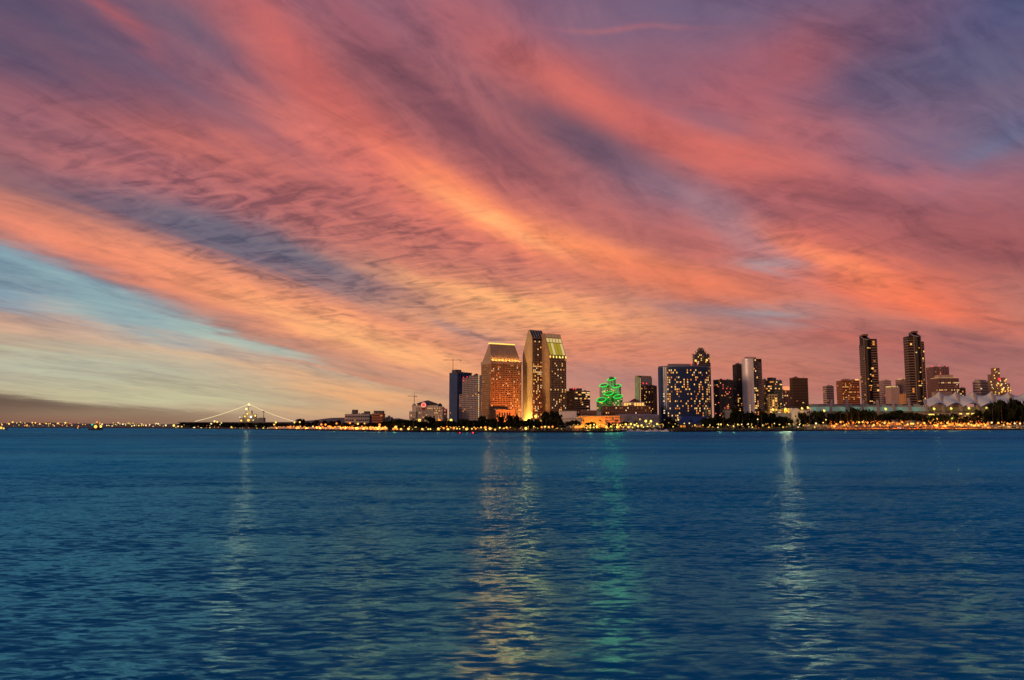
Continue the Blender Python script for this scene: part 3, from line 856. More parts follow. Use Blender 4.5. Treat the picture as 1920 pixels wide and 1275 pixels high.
def hyatt_south():
    D = 965; s = px(D); th = 30
    oa, wa_, wda, t = placed(980, 998, 1021, D, th, 720)
    r = thing('hotel_tower', 'tallest hotel tower with blank lit side wall and sloping glass roof glowing yellow', 'building', (oa.x, oa.y, GZ), t)
    Zf = lambda v: zz(v, D) - GZ
    # west wing: gabled slab, its blank side wall towards the bay
    prof = [(0, 0), (0, Zf(632.5)), (wda * .30, Zf(617.6)), (wda * .42, Zf(617.6)), (wda, Zf(663)), (wda, 0)]
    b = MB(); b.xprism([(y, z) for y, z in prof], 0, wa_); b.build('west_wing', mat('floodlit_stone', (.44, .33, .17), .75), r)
    f = Facade(r, 61)
    gl = MB(); gl.box(1.0, wa_ - .4, -.06, .3, 0, Zf(634)); gl.build('glass_front', GLASS_BR, r)
    f.face((1.0, -.06), (1, 0), wa_ - 1.4, 0, Zf(638), 8, 46, 'grid', rib=.30, band=.36, proud=.5, lit=.15, mats=WARM, rows=(32, 29), mask=lambda a, c, p: p * (1.7 if c < .75 else .5))
    rf = MB(); y0, z0, y1, z1 = 0, Zf(632.5), wda * .30, Zf(617.6)
    rf.hexa([(-.2, y0 - .4, z0), (wa_ + .2, y0 - .4, z0), (wa_ + .2, y0 + .1, z0), (-.2, y0 + .1, z0), (-.2, y1 - .4, z1 + .2), (wa_ + .2, y1 - .4, z1 + .2), (wa_ + .2, y1 + .1, z1 + .25), (-.2, y1 + .1, z1 + .25)])
    rf.build('dark_roof', ROOFD, r)
    rb_ = MB()
    for k in range(6):
        x = wa_ * k / 5
        rb_.hexa([(x-.25, y0 - .9, z0), (x+.25, y0 - .9, z0), (x+.25, y0-.41, z0), (x-.25, y0-.41, z0), (x-.25, y1-.9, z1+.2), (x+.25, y1-.9, z1+.2), (x+.25, y1-.41, z1+.2), (x-.25, y1-.41, z1+.2)])
    rb_.build('roof_ribs', GREYC, r, kind='stuff')
    # east wing stands forward
    ob, wb_, wdb, _ = placed(1020.5, 1030.5, 1061.5, D - 8, th, 720)
    inv = Matrix.Rotation(-t, 2)
    q = inv @ (ob - oa)
    ox, oy = q.x, q.y
    wdb = max(wdb, 22)
    prof = [(oy, 0), (oy, Zf(667)), (oy + wdb * .58, Zf(624.5)), (oy + wdb * .8, Zf(624.5)), (oy + wdb * 1.25, Zf(662)), (oy + wdb * 1.25, 0)]
    b = MB(); b.xprism(prof, ox, ox + wb_); b.build('east_wing', BEIGE2, r)
    gl = MB(); gl.box(ox + .5, ox + wb_ - .5, oy - .06, oy + .3, 0, Zf(668)); gl.build('glass_front', GLASS_BR, r)
    f.face((ox + .5, oy - .06), (1, 0), wb_ - 1, 0, Zf(669), 11, 36, 'grid', rib=.34, band=.38, proud=.55, lit=.12, mats=WARM, rows=(19,), mask=lambda a, c, p: p)
    f.face((ox + wb_, oy), (0, 1), wdb * 1.2, 0, Zf(669), 8, 36, 'grid', rib=.4, band=.4, proud=.3, lit=.05, mats=(W_GOLD,))
    f.done(BEIGE2)
    # glowing sloped glass roof: five bays of panels between ribs, one dark tier on top
    ya, za, yb, zb = oy, Zf(667), oy + wdb * .58, Zf(624.5)
    def slope(x0, x1, t0, t1, lift, m, name, kind=None):
        g = MB(); P_ = lambda x, q, l: (x, ya + (yb - ya) * q - l, za + (zb - za) * q + l * .4)
        g.hexa([P_(x0, t0, lift), P_(x1, t0, lift), P_(x1, t0, .02), P_(x0, t0, .02), P_(x0, t1, lift), P_(x1, t1, lift), P_(x1, t1, .02), P_(x0, t1, .02)])
        return g.build(name, m, r, kind)
    RG = glow('roof_glass_lit', (.60, .46, .03), .62, 'NONE'); RG2 = glow('roof_glass_pale', (.85, .62, .22), .8, 'NONE')
    RT = mat('roof_top_glass', (.40, .28, .16), .4, emit=(.8, .4, .15), estr=.22)
    nb = 5
    for k in range(nb):
        x0 = ox + .8 + (wb_ - 1.6) * k / nb; x1 = ox + .8 + (wb_ - 1.6) * (k + 1) / nb
        for (t0, t1, m) in ((.03, .56, RG if k not in (1, 4) else RG2), (.60, .78, RG2), (.82, .985, RT)):
            slope(x0 + .25, x1 - .25, t0, t1, .35, m, 'roof_panel')
    for k in range(nb + 1):
        x = ox + .8 + (wb_ - 1.6) * k / nb
        slope(x - .22, x + .22, .0, .99, .8, BEIGE, 'roof_rib')
        bb = MB(); bb.box(x - .7, x + .7, oy - 1.1, oy - .6, za - 3.0, za - .6); bb.build('eave_lamp', L_YELLOW if k else L_GOLD, r)
    bb = MB(); bb.ball((ox + wb_ * .15, yb, zb + .9), 1.1 * s, 7, 4); bb.build('beacon', L_RED, r)
    bb = MB(); bb.ball((ox + wb_ * .8, yb, zb + .9), .9 * s, 7, 4); bb.build('beacon', L_RED, r)
    # floodlight at the foot of the blank wall
    for yy, wts, hh in ((wda * .16, 70000, .30), (wda * .62, 26000, .22)):
        bb = MB(); bb.box(-7.5, -6, yy - 1, yy + 1, 4, 5); bb.build('base_floodlight', L_YELLOW, r)
        spot((-6.6, yy, 6), (0, yy + 1, Zf(664) * hh), (1, .66, .18), wts, 120, 1, .5, r)
    spot((-26, wda * .5, 3), (0, wda * .5, Zf(664) * .75), (1, .66, .25), 300000, 70, 1, 1, r)
    # a separate spot lights the forward side wall of the east wing
    spot((ox - 12, oy - 6, 4), (ox, oy + wdb * .4, Zf(664) * .4), (1, .66, .25), 160000, 100, 1, 1, r)
    spot((ox + wb_ * .5, oy - 70, 5), (ox + wb_ * .5, oy, Zf(700) * .7), (1, .40, .09), 90000, 70, 1, .6, r)  # spot without a fixture, added to gild the east wing front
    b = MB(); b.box(-10, ox + wb_ + 4, oy - 20, oy - 4, 0, 5.2); b.build('podium', BEIGE2, r)
hyatt_south()

tower('office_tower', 'mid-rise office with lit upper floors and red beacons beside the tallest hotel', 'building', (1062.5, 1078, 1106), 985, 734, theta=34, body=GLASS_BR, frame=BEIGE2, bay=3.2, flr=3.6, style='bands', band=.42, proud=.5,
      lit=.10, mats=(W_GOLD, W_PALE, W_DIM), rows=(.02, .06, .13, .19), seed=71, side=dict(style='grid', band=.4, rib=.4, lit=.06), top=((.05, .62, 6.5, DARKC),), beacons=((.02, 5), (.18, 5), (.55, 9)))

# five hexagonal shafts with green rims
def emerald():
    D = 1180; s = px(D)
    r = thing('hexagonal_tower', 'cluster of hexagonal towers outlined with glowing green neon rims', 'building', (kx(1144, 750) * D, D, GZ))
    for (u0, u1, v, y, slope_) in ((1143.5, 1159.5, 708.5, 22, 2.2), (1128, 1144.5, 720.5, 20, 3.2), (1151.5, 1168.5, 722, 16, 3.2), (1135, 1152.5, 737, 8, 3.4), (1152, 1169, 743, 4, 3.4), (1119.5, 1138, 749, 0, 4.2)):
        cx = ((u0 + u1) / 2 - 1144) * s; rr = (u1 - u0) / 2 * s; z = zz(v, D) - GZ
        ry = rr * .9
        pts = [(cx + rr*math.cos(k*math.pi/3), y + ry + ry*math.sin(k*math.pi/3)) for k in range(6)]
        b = MB(); n = len(pts)
        tilt = lambda p: z + (p[1] - y - ry) / ry * slope_ * s + (p[0] - cx) / rr * s * 1.6
        tops = [(p[0], p[1], tilt(p)) for p in pts]
        i = len(b.v); b.v += [(p[0], p[1], 0) for p in pts] + tops
        for k in range(n):
            j = (k+1) % n; b.f.append((i+k, i+j, i+n+j, i+n+k))
        b.f.append(tuple(i+n+k for k in range(n)))
        sh = b.build('hexagonal_shaft', mat('hex_stone', (.26, .25, .24), .6) if v < 735 else mat('hex_dark', (.10, .14, .09), .6), r)
        b = MB()
        for k in range(n):
            p, q = Vector(tops[k]), Vector(tops[(k+1) % n]); c = Vector((cx, y + ry, z))
            p = c + (p - c) * 1.05; q = c + (q - c) * 1.05
            b.tube(p, q, .72 * s, n=6)
        b.build('neon_rim', L_GREEN, sh)
        wb = {}
        for k in range(14 if v > 715 else 5):
            e = rng.choice((3, 4, 5)); p, q = Vector(pts[e]), Vector(pts[(e + 1) % 6]); f_ = rng.uniform(.12, .88)
            m = rng.choice((W_DIM, W_PALE, W_DIM, W_GOLD))
            if m.name not in wb:
                bb = MB(); bb.box(-.9, .9, -.3, .15, -.7, .7); wb[m.name] = bb.mesh('window', m)
            w_ = link('window', wb[m.name], sh); c = p.lerp(q, f_); d_ = q - p
            w_.location = (c.x, c.y, z - s * 4 - rng.uniform(.05, .9) * (z - zz(768, D) + GZ)); w_.rotation_euler = (0, 0, math.atan2(d_.y, d_.x))
        if v == 708.5:
            b = MB(); b.box(cx - rr*.5, cx + rr*.5, y + ry*.5, y + ry*1.5, z - 3 * s, z + 4 * s); b.build('penthouse', DARKC, sh)
emerald()
for u_, v_, D_ in ((1151, 714, 1176), (1136, 727, 1176), (1160, 729, 1174), (1143, 743, 1168), (1160, 749, 1166), (1128, 755, 1164)):
    pt_light(at(u_, v_, D_), (.03, 1, .12), 5000, 2)  # green fill lights added by the shafts to spread the neon glow

tower('slab_tower', 'grey beige slab tower with flared top and a gold-lit left edge', 'building', (1191, 1199, 1223), 1150, 708.5, theta=24, body=mat('grey_beige', (.27, .24, .22), .8), frame=mat('grey_beige2', (.30, .27, .25), .8), bay=4, flr=3.5, style='ribs', rib=.75, proud=.3,
      lit=0.0, seed=81, mask=lambda a, c, p: .9 if a < .1 else 0.004, mats=(W_GOLD, W_GOLD, W_PALE), wf=(.8, .7), top=((-.04, 1.04, 4.5, BEIGE2),))
tower('brown_tower', 'brown tower with gold-lit lower windows in front of the flared slab', 'building', (1202.5, 1225, 1232), 1090, 723.5, theta=-22, body=GLASS_BR, frame=BROWN, bay=2.8, flr=3.2, style='ribs', rib=.5, proud=.35,
      lit=.10, mats=(W_GOLD, W_DIM, W_GOLD), mask=lambda a, c, p: (.85 if (.70 < a < .98 and c < .45) else (.22 if (a > .62 or .2 < a < .5) and c > .45 else .05)), seed=82, wf=(.45, .55), top=((.1, .8, 2.5, BROWN),), beacons=((.12, 6), (.4, 5)))

def waterfront_hotel():
    D = 985; s = px(D)
    r = tower('waterfront_hotel', 'low dark brick hotel with scattered lit windows and a small pyramid roof', 'building', (1126.5, 1220), D, 762.5, depth=24, body=GLASS_BR, frame=BROWN, bay=3.6, flr=4.6, style='grid', rib=.45, band=.5, proud=.4,
              lit=.17, mats=(W_GOLD, W_ORANGE, W_PALE, W_DIM), seed=91)
    w, d, H = INFO[r.name]
    X = lambda u: (u - 1126.5) * s
    b = MB(); b.box(X(1164), X(1204), 2, 18, H + 1.12, zz(753.5, D) - GZ); pv = b.build('pavilion', CREAM, r)
    for k in range(8):
        if k in (3,): continue
        b = MB(); b.box(X(1165.5 + k * 4.8), X(1169 + k * 4.8), 1.75, 2.1, zz(761, D) - GZ, zz(755.5, D) - GZ); b.build('window', W_GOLD, pv)
    zb = zz(753, D) - GZ
    e = [(X(1177), 0, zb), (X(1197), 0, zb), (X(1197), 20, zb), (X(1177), 20, zb)]
    b = MB(); b.cone(e, (X(1187), 10, zz(746.5, D) - GZ)); b.poly(e[::-1]); b.build('pyramid_roof', mat('maroon_roof', (.12, .035, .03), .7), r)
    # long low sheds before it
    D = 900
    def shed(name, label, u0, u1, v, m, depth=18, D=D, kids=None, roofm=None, slope=0.0):
        s = px(D); x0 = kx(u0, 785) * D; w = (u1 - u0) * s; H = zz(v, D) - GZ
        r = thing(name, label, 'building', (x0, D, GZ))
        b = MB(); b.box(0, w, 0, depth, 0, H); b.build('wall', m, r)
        b = MB(); b.hexa([(-.4, -.6, H + .01), (w + .4, -.6, H + .01), (w + .4, depth + .4, H + .01), (-.4, depth + .4, H + .01), (-.4, -.6, H + .5), (w + .4, -.6, H + .5), (w + .4, depth + .4, H + .6 + slope), (-.4, depth + .4, H + .6 + slope)])
        b.build('roof', roofm or GREYC, r)
        return r, w, H, s
    r, w, H, s = shed('ochre_hall', 'long ochre-lit hall wall with vertical pilasters above the esplanade', 1085, 1134, 780.5, ORANGE_W)
    for k in range(14):
        b = MB(); b.box(w*k/13 - .3, w*k/13 + .3, -.4, -.002, 0, H); b.build('pilaster', ORANGE_W, r)
    for k in range(5):
        spot((w * (k + .5) / 5, -9, .6), (w * (k + .5) / 5, 0, H * .7), (1, .42, .06), 9000, 110, 1, .4, r)
    r, w, H, s = shed('panelled_hall', 'orange hall with five red-lit bay openings next to the ochre wall', 1134.5, 1163, 780, ORANGE_W)
    for k in range(5):
        b = MB(); x = w * (k + .5) / 5; b.box(x - 1.2, x + 1.2, -.15, .2, H * .1, H * .9); p = b.build('bay_panel', BROWN, r)
        for j in range(4):
            b = MB(); b.box(x - .9, x - .1, -.28, -.16, H * (.16 + j * .19), H * (.26 + j * .19)); b.box(x + .1, x + .9, -.28, -.16, H * (.16 + j * .19), H * (.26 + j * .19)); b.build('pane', (W_RED, W_ORANGE, W_DIM)[(k + j) % 3], p)
    spot((w * .5, -14, .6), (w * .5, 0, H * .6), (1, .26, .04), 16000, 130, 1, .4, r)
    r, w, H, s = shed('slate_hall', 'blue-grey roofed market hall behind the marina lights', 1164, 1236, 779, mat('slate_wall', (.13, .12, .17), .7), roofm=mat('slate_roof', (.17, .16, .24), .6), slope=1.2)
    for k in range(10):
        b = MB(); b.box(w*k/10 + .4, w*(k+1)/10 - .4, -.25, .1, H * .62, H * .95); b.build('clerestory', mat('slate_glass', (.10, .10, .16), .3), r)
    b = MB(); b.hexa([(w*.1, -12, 2.4), (w*.98, -12, 2.4), (w*.98, -.3, 6.2), (w*.1, -.3, 6.2), (w*.1, -12, 2.8), (w*.98, -12, 2.8), (w*.98, -.3, 6.7), (w*.1, -.3, 6.7)]); b.build('lean_to_roof', mat('teal_roof', (.12, .20, .19), .6), r)
    shed('white_house', 'small white flat-roofed building with lit upper openings by the dark round tree', 1050, 1081, 771, WHITE, D=930)
    shed('brown_hall', 'brown flat hall block above the ochre wall', 1091, 1119, 770, BROWN, D=960)
    shed('grey_house', 'pale grey block at the end of the brown hall', 1119.5, 1127, 772, GREYC, D=958)
    r, w, H, s = shed('terrace_house', 'low cream terrace building with square dark openings under the white house', 1048, 1090, 785, CREAM, D=870)
    for k in range(4):
        b = MB(); b.box(2 + k * 5.6, 4.6 + k * 5.6, -.15, .1, H * .3, H * .75); b.build('opening', GLASS_D, r)
    r, w, H, s = shed('gate_house', 'low lit beige pavilion between the feet of the two tall hotels', 985, 1050, 790.5, BEIGE2, D=860)
waterfront_hotel()

def curved_hotel():
    D = 1000; s = px(D)
    r = thing('curved_hotel', 'wide curved blue glass hotel studded with gold-lit windows', 'building', (kx(1286, 740) * D, D, GZ))
    X = lambda u: (u - 1286) * s
    H = zz(687.5, D) - GZ
    # convex plan: front arc from west end to east end
    n = 30; wid = (1336 - 1235) / 2 * s
    arc = []
    for k in range(n + 1):
        q = k / n; x = -wid + 4 * s + (2 * wid - 4 * s) * q
        arc.append((x, 15 - 15 * math.sin(math.pi * min(1, max(0, q * 1.0))) ** .55))
    back = [(wid, 30), (wid * .3, 36), (-wid * .5, 36), (-wid + 8.5 * s, 30)]
    b = MB(); b.prism(arc + back, 0, H); b.build('wall', GLASS_B, r)
    b = MB()
    ins = [(x * .995, y + .25) for x, y in arc] + [(x * .99, y - .3) for x, y in back]
    b.prism(ins, H + .01, H + 2.4 * s); b.build('parapet', mat('steel_blue', (.10, .13, .18), .5), r)
    b = MB(); b.prism([(X(1257), 8), (X(1300), 8), (X(1298), 22), (X(1259), 22)], H + 2.4 * s + .01, zz(681.3, D) - GZ); b.build('penthouse', mat('mauve_metal', (.20, .15, .17), .6), r)
    fr = MB(); nf = 26; fh = H / nf
    dark = MB()
    for k in range(n):
        a, c = Vector(arc[k]), Vector(arc[k + 1]); d_ = c - a; L_ = d_.length; d_.normalize(); nn = Vector((d_.y, -d_.x))
        fr.obox(a, d_, nn, 0, .35, .002, .55, 0, H)
        if k >= 4:
            dark.obox(a, d_, nn, .36, L_ - .01, .002, .12, 0, H - 2.5)
            for j in range(nf):
                fr.obox(a, d_, nn, .36, L_ - .01, .122, .5, j * fh, j * fh + .55)
    fr.build('balcony_grid', mat('navy_metal', (.016, .03, .085), .5), r, kind='stuff')
    dark.build('glazing', GLASS_N, r)
    rr = random.Random(5); cache = {}
    cnt = 0
    colw = [rr.random() for _ in range(n)]
    for j in range(1, nf - 1):
        for k in range(4, n):
            p = .15 + .30 * (colw[k] > .55) + (.38 if k in (28, 29) and j < 22 else 0) + (.15 if k in (13, 9) else 0)
            if rr.random() > p or cnt >= 290: continue
            cnt += 1
            a, c = Vector(arc[k]), Vector(arc[k + 1]); d_ = c - a; L_ = d_.length; d_.normalize(); nn = Vector((d_.y, -d_.x))
            m = rr.choice((W_GOLD, W_ORANGE, W_ORANGE, W_GOLD, W_PALE, W_DIM)); ky = m.name
            if ky not in cache:
                bb = MB(); bb.box(-.62, .62, -.1, .12, -.95, .9); cache[ky] = bb.mesh('window', m)
            q = link('window', cache[ky], r); pp = a + d_ * (L_ * .55) + nn * .2
            q.location = (pp.x, pp.y, j * fh + fh * .57); q.rotation_euler = (0, 0, math.atan2(d_.y, d_.x))
    for j in (3, 6, 7, 11, 13, 14):
        a, c = Vector(arc[1]), Vector(arc[3]); d_ = (c - a); d_.normalize(); nn = Vector((d_.y, -d_.x)); m = W_PALE
        if 'p' not in cache: bb = MB(); bb.box(-1, 1, -.1, .3, -.7, .7); cache['p'] = bb.mesh('window', W_PALE)
        q = link('window', cache['p'], r); pp = a + d_ * 4 + nn * .6; q.location = (pp.x, pp.y, j * fh + 2); q.rotation_euler = (0, 0, math.atan2(d_.y, d_.x))
    for u, v in ((1299, 679.5), (1311, 681), (1294, 686.5)):
        b = MB(); b.ball((X(u), 6, zz(v, D) - GZ), .9 * s, 7, 4); b.tube((X(u), 6, H + 2.4*s), (X(u), 6, zz(v, D) - GZ), .2); b.build('beacon', L_RED, r)
    # glazed skirt building at its foot
    b = MB(); b.hexa([(X(1262), -26, 6.5), (X(1322), -26, 6.5), (X(1322), -3, 6.5), (X(1262), -3, 6.5), (X(1272), -22, zz(781, D) - GZ), (X(1316), -22, zz(781, D) - GZ), (X(1316), -3, zz(781, D) - GZ), (X(1272), -3, zz(781, D) - GZ)])
    b.build('lobby_roof', mat('cobalt_roof', (.02, .04, .16), .4), r)
    b = MB(); b.box(X(1258), X(1340), -27, -2.5, 0, 6.4); lb = b.build('lobby', DARKC, r)
    for k in range(14):
        x = X(1260) + k * (X(1338) - X(1260)) / 14
        if rr.random() < .62:
            b = MB(); b.box(x, x + 2.6, -27.2, -26.9, 2.2, 4.4); b.build('window', rr.choice((W_DIM, W_ORANGE, W_DIM)), lb)
curved_hotel()

def stepped_tower():
    D = 1120; s = px(D)
    r = thing('stepped_tower', 'dark stepped tower crown rising behind the curved blue hotel', 'building', (kx(1316, 690) * D, D, GZ))
    X = lambda u: (u - 1316) * s
    b = MB(); st = [(1299, 1332.5, 680, 0), (1300.5, 1331.5, 664, 2), (1306, 1326, 659.5, 4), (1309, 1323.5, 653, 6), (1311, 1321.5, 650.8, 8)]
    prev = 0
    for u0, u1, v, y in st:
        z = zz(v, D) - GZ; b.box(X(u0 + 3), X(u1), y, 16 - y * .5, prev + .01, z); prev = z
    b.build('wall', GLASS_BR, r)
    fr = MB(); f = Facade(r, 101)
    z0 = 0
    for (u0, u1, v, y) in st[:4]:
        z1 = zz(v, D) - GZ; nf = max(2, round((z1 - z0) / (3.4 * s)))
        f.face((X(u0 + 3), y), (1, 0), X(u1) - X(u0 + 3), z0 + .02, z1, max(4, round((u1 - u0) / 3)), nf, 'grid', rib=.3, band=.4, proud=.45, lit=.22 if z0 > 0 else .05, mats=(W_GOLD, W_PALE, W_DIM))
        z0 = z1
    f.done(DARKC)
    b = MB(); z = zz(652, D) - GZ; b.box(X(1312.5), X(1320), 7.4, 7.9, zz(668, D) - GZ, z + 1); b.build('crown_panel', GREYC, r)
    for u, v in ((1305, 676), (1326, 675)):
        b = MB(); b.ball((X(u), 1, zz(v, D) - GZ), 2 * s, 8, 5); b.build('crown_lamp', L_GOLD, r)
    for k in range(9):
        u, v = rng.choice(((1300.2, 672), (1332, 668), (1303, 662.5), (1328, 662), (1306, 658), (1325.6, 657), (1300, 680), (1332, 680), (1309, 652)))
    b = MB()
    for u, v in ((1300.2, 664), (1303, 664), (1329, 664), (1331, 664), (1306.5, 659.5), (1325.5, 659.5)):
        z = zz(v, D) - GZ; b.box(X(u) - .6*s, X(u) + .6*s, 5, 5 + 1.2*s, z - .5, z + 1.8*s)
    b.build('finials', DARKC, r, kind='stuff')
stepped_tower()

tower('apartment_tower', 'apartment tower half pale and half dark just east of the curved hotel', 'building', (1338.5, 1350.5, 1378), 1130, 713, theta=28, body=GLASS_BR, frame=DARKC, bay=3, flr=3.4, style='grid', rib=.35, band=.4, lit=.10, mats=(W_DIM, W_RED, W_GOLD), seed=111,
      side=dict(style='bands', band=.6, lit=.05), top=((.25, .5, 2, DARKC),), beacons=((.3, 2),))
bx = MB()
tower('slim_tower', 'very slim dark tower dotted with orange windows left of the white curved tower', 'building', (1376.5, 1391.5), 1080, 684, depth=18, body=GLASS_BR, frame=mat('near_black', (.035, .03, .035), .7), bay=2.6, flr=3.2, style='grid', rib=.4, band=.4, proud=.5, lit=.24, mats=(W_ORANGE, W_DIM, W_GOLD), seed=112,
      mask=lambda a, c, p: .34 if c < .55 else .06, top=((.42, .8, 4, DARKC),))

def white_curved():
    D = 1060; s = px(D)
    r = thing('white_tower', 'white curved-face tower with dark balconied right side', 'building', (kx(1391.5, 720) * D, D, GZ))
    X = lambda u: (u - 1391.5) * s; Z = lambda v: zz(v, D) - GZ
    H = Z(672); n = 10
    arc = [(X(1396.5 + 17.5 * k / n), 7 - 7 * math.sin(math.pi * .5 * (k / n)) ** .8) for k in range(n + 1)]
    b = MB(); b.prism(arc + [(X(1414), 13), (X(1396.8), 13)], 0, H); b.build('curved_wall', mat('white_glass', (.50, .47, .50), .25, .06, .05, .5), r)
    b = MB(); b.box(X(1414) + .02, X(1430), 1.5, 13, 0, Z(672.5)); b.build('wall', GLASS_BR, r)
    top = [(x, y, H + 0.01 + (k / n) ** .5 * 2.6 * s) for k, (x, y) in enumerate(arc)]
    b = MB(); i = 0
    b.prism([(X(1402), 4), (X(1421), 3), (X(1421), 12), (X(1402), 12)], H + .02, Z(668.8)); b.build('crown', mat('rose_metal', (.34, .24, .24), .5), r)
    fl = MB(); nf = 32
    for j in range(1, nf):
        for k in range(n):
            a, c = Vector(arc[k]), Vector(arc[k+1]); d_ = c - a; L_ = d_.length; d_.normalize(); nn = Vector((d_.y, -d_.x))
            fl.obox(a, d_, nn, 0, L_, .002, .10, H*j/nf - .25, H*j/nf + .25)
    fl.build('floor_bands', mat('white_band', (.58, .55, .58), .4), r, kind='stuff')
    f = Facade(r, 121)
    f.face((X(1414.1), 1.5), (1, 0), X(1422) - X(1414.1), 0, Z(673), 3, 32, 'grid', rib=.25, band=.3, proud=.4, lit=.26, mats=(W_ORANGE, W_GOLD, W_PALE), mask=lambda a, c, p: .4 if c < .6 else .1)
    f.done(DARKC)
    for j in range(24):                                          # slanting balcony slabs on the east side
        z = Z(765) + (Z(680) - Z(765)) * j / 23
        b = MB(); b.hexa([(X(1422.2), -.6, z), (X(1429.8), -.6, z - 2.2), (X(1429.8), 1.4, z - 2.2), (X(1422.2), 1.4, z), (X(1422.2), -.6, z + .9), (X(1429.8), -.6, z - 1.3), (X(1429.8), 1.4, z - 1.3), (X(1422.2), 1.4, z + .9)])
        b.build('balcony_slab', mat('balcony_grey', (.17, .15, .18), .6) if j == 0 else bpy.data.materials['balcony_grey'], r)
    cache = None
    wq = MB(); wq.box(-.5, .5, -.2, .2, -.7, .7); me = wq.mesh('window', W_PALE); me2 = wq.mesh('window', W_DIM)
    for j in range(28):
        q = link('window', me2 if j > 9 else me, r); a = arc[5]; q.location = (a[0] + .3, a[1] - .12, H * (j + 1.5) / 32); q.rotation_euler = (0, 0, -.25)
white_curved()

tower('condo_tower', 'narrow pink-grey tower edge just right of the white curved tower', 'building', (1431, 1437.5), 1170, 712, depth=18, body=GLASS_BR, frame=BROWN, bay=2.6, flr=3.4, lit=.3, mats=(W_DIM, W_ORANGE, W_PALE), seed=131)
tower('terraced_tower', 'dark terraced tower with green-grey upper balconies and gold-lit lower floors', 'building', (1437, 1452, 1467.5), 1120, 714, theta=42, body=GLASS_D, frame=mat('moss_concrete', (.13, .14, .10), .7), bay=4.6, flr=4, style='bands', band=.45, proud=.8,
      lit=.10, mats=(W_GOLD, W_ORANGE, W_PALE), mask=lambda a, c, p: .42 if c < .5 else .08, seed=132, side=dict(lit=.3), top=((.0, .55, 6.5, DARKC),))
tower('corner_block', 'lower gold-lit balcony block standing before the terraced tower', 'building', (1434, 1458), 1060, 741, depth=20, body=GLASS_BR, frame=mat('straw_concrete', (.34, .27, .14), .7), bay=4.4, flr=4.2, style='grid', rib=.3, band=.35, proud=.6, lit=.34, mats=(W_GOLD, W_DIM, W_PALE), seed=133)
tower('sign_tower', 'pale pink tower topped by a bright orange sign box', 'building', (1457.5, 1482), 1140, 733, depth=20, body=GLASS_BR, frame=mat('rose_precast', (.38, .22, .15), .7), bay=3, flr=3.6, style='grid', rib=.5, band=.3, proud=.5, lit=.20, mats=(W_GOLD, W_PALE, W_ORANGE), seed=134,
      mask=lambda a, c, p: .35 if c < .4 else .12)
D = 1142; s = px(D); r_ = [o for o in bpy.data.objects if o.name.startswith('sign_tower')][0]; w, d, H = INFO[r_.name]
b = MB(); b.box(w * .40, w * .98, .5, 8, H + 1.12, H + 8.5 * s); sb = b.build('sign_box', glow('orange_sign', (1, .34, .13), 1.1, 'NONE'), r_)
tower('bronze_tower', 'plain bronze-brown office tower with faint floor lines', 'building', (1482, 1487.5, 1516), 1200, 709.5, theta=16, body=GLASS_BR, frame=mat('bronze_panel', (.14, .075, .04), .6), bay=3.2, flr=2.9, style='bands', band=.5, proud=.35, lit=.035, mats=(W_ORANGE, W_DIM, W_GOLD), seed=135, top=((.3, .36, 4, METAL),))

def shed2(name, label, u0, u1, v, m, D, depth=20, gable=0, vent=None):
    s = px(D); depth = min(depth, 12); u0 = u0 + (u0 - 960) * depth / D * .8; w = (u1 - u0) * s; H = zz(v, D) - GZ
    r = thing(name, label, 'building', (kx(u0, 785) * D, D, GZ))
    b = MB()
    if gable:
        b.v += []; pf = [(0, 0), (w, 0), (w, H), (w/2, H + gable*s), (0, H)]; i = 0
        n = 5; b.v = [(x, 0, z) for x, z in pf] + [(x, depth, z) for x, z in pf]
        b.f = [(0, 1, 2, 3, 4), (9, 8, 7, 6, 5), (1, 6, 7, 2), (4, 9, 5, 0)]
        b.build('wall', m, r)
        b = MB(); h = H + .1; q = gable * s
        b.hexa([(-.5, -.5, h - .3), (w/2, -.5, h + q), (w/2, depth+.5, h + q), (-.5, depth+.5, h - .3), (-.5, -.5, h + .1), (w/2, -.5, h + q + .4), (w/2, depth+.5, h + q + .4), (-.5, depth+.5, h + .1)])
        b.hexa([(w/2, -.5, h + q), (w + .5, -.5, h - .3), (w + .5, depth+.5, h - .3), (w/2, depth+.5, h + q), (w/2, -.5, h + q + .4), (w + .5, -.5, h + .1), (w + .5, depth+.5, h + .1), (w/2, depth+.5, h + q + .4)])
        b.build('roof', WHITE, r)
    else:
        b.box(0, w, 0, depth, 0, H); b.build('wall', m, r)
        b = MB(); b.box(-.3, w + .3, -.3, depth + .3, H + .01, H + .8); b.build('roof', GREYC, r)
    return r, w, H
shed2('gabled_shed', 'white gabled shed among the dark trees below the bronze tower', 1482, 1501, 769, WHITE, 1010, gable=3.2)
shed2('grey_shed', 'low blue-grey shed left of the white gabled shed', 1456, 1481.5, 775, mat('shed_grey', (.22, .24, .27), .7), 1015)
shed2('white_annex', 'pale flat annex behind the tree right of the gabled shed', 1501.5, 1522, 769.5, WHITE, 1040)
shed2('beige_store', 'beige low store building beneath the slim dark tower', 1356, 1378, 769, CREAM, 1050)
shed2('yellow_store', 'yellow-lit low block glowing at the foot of the orange sign tower', 1466, 1486, 766.5, mat('straw_wall', (.5, .36, .1), .7), 1045)
pt_light(at(1476, 771, 1036), (1, .62, .10), 9000, .6)

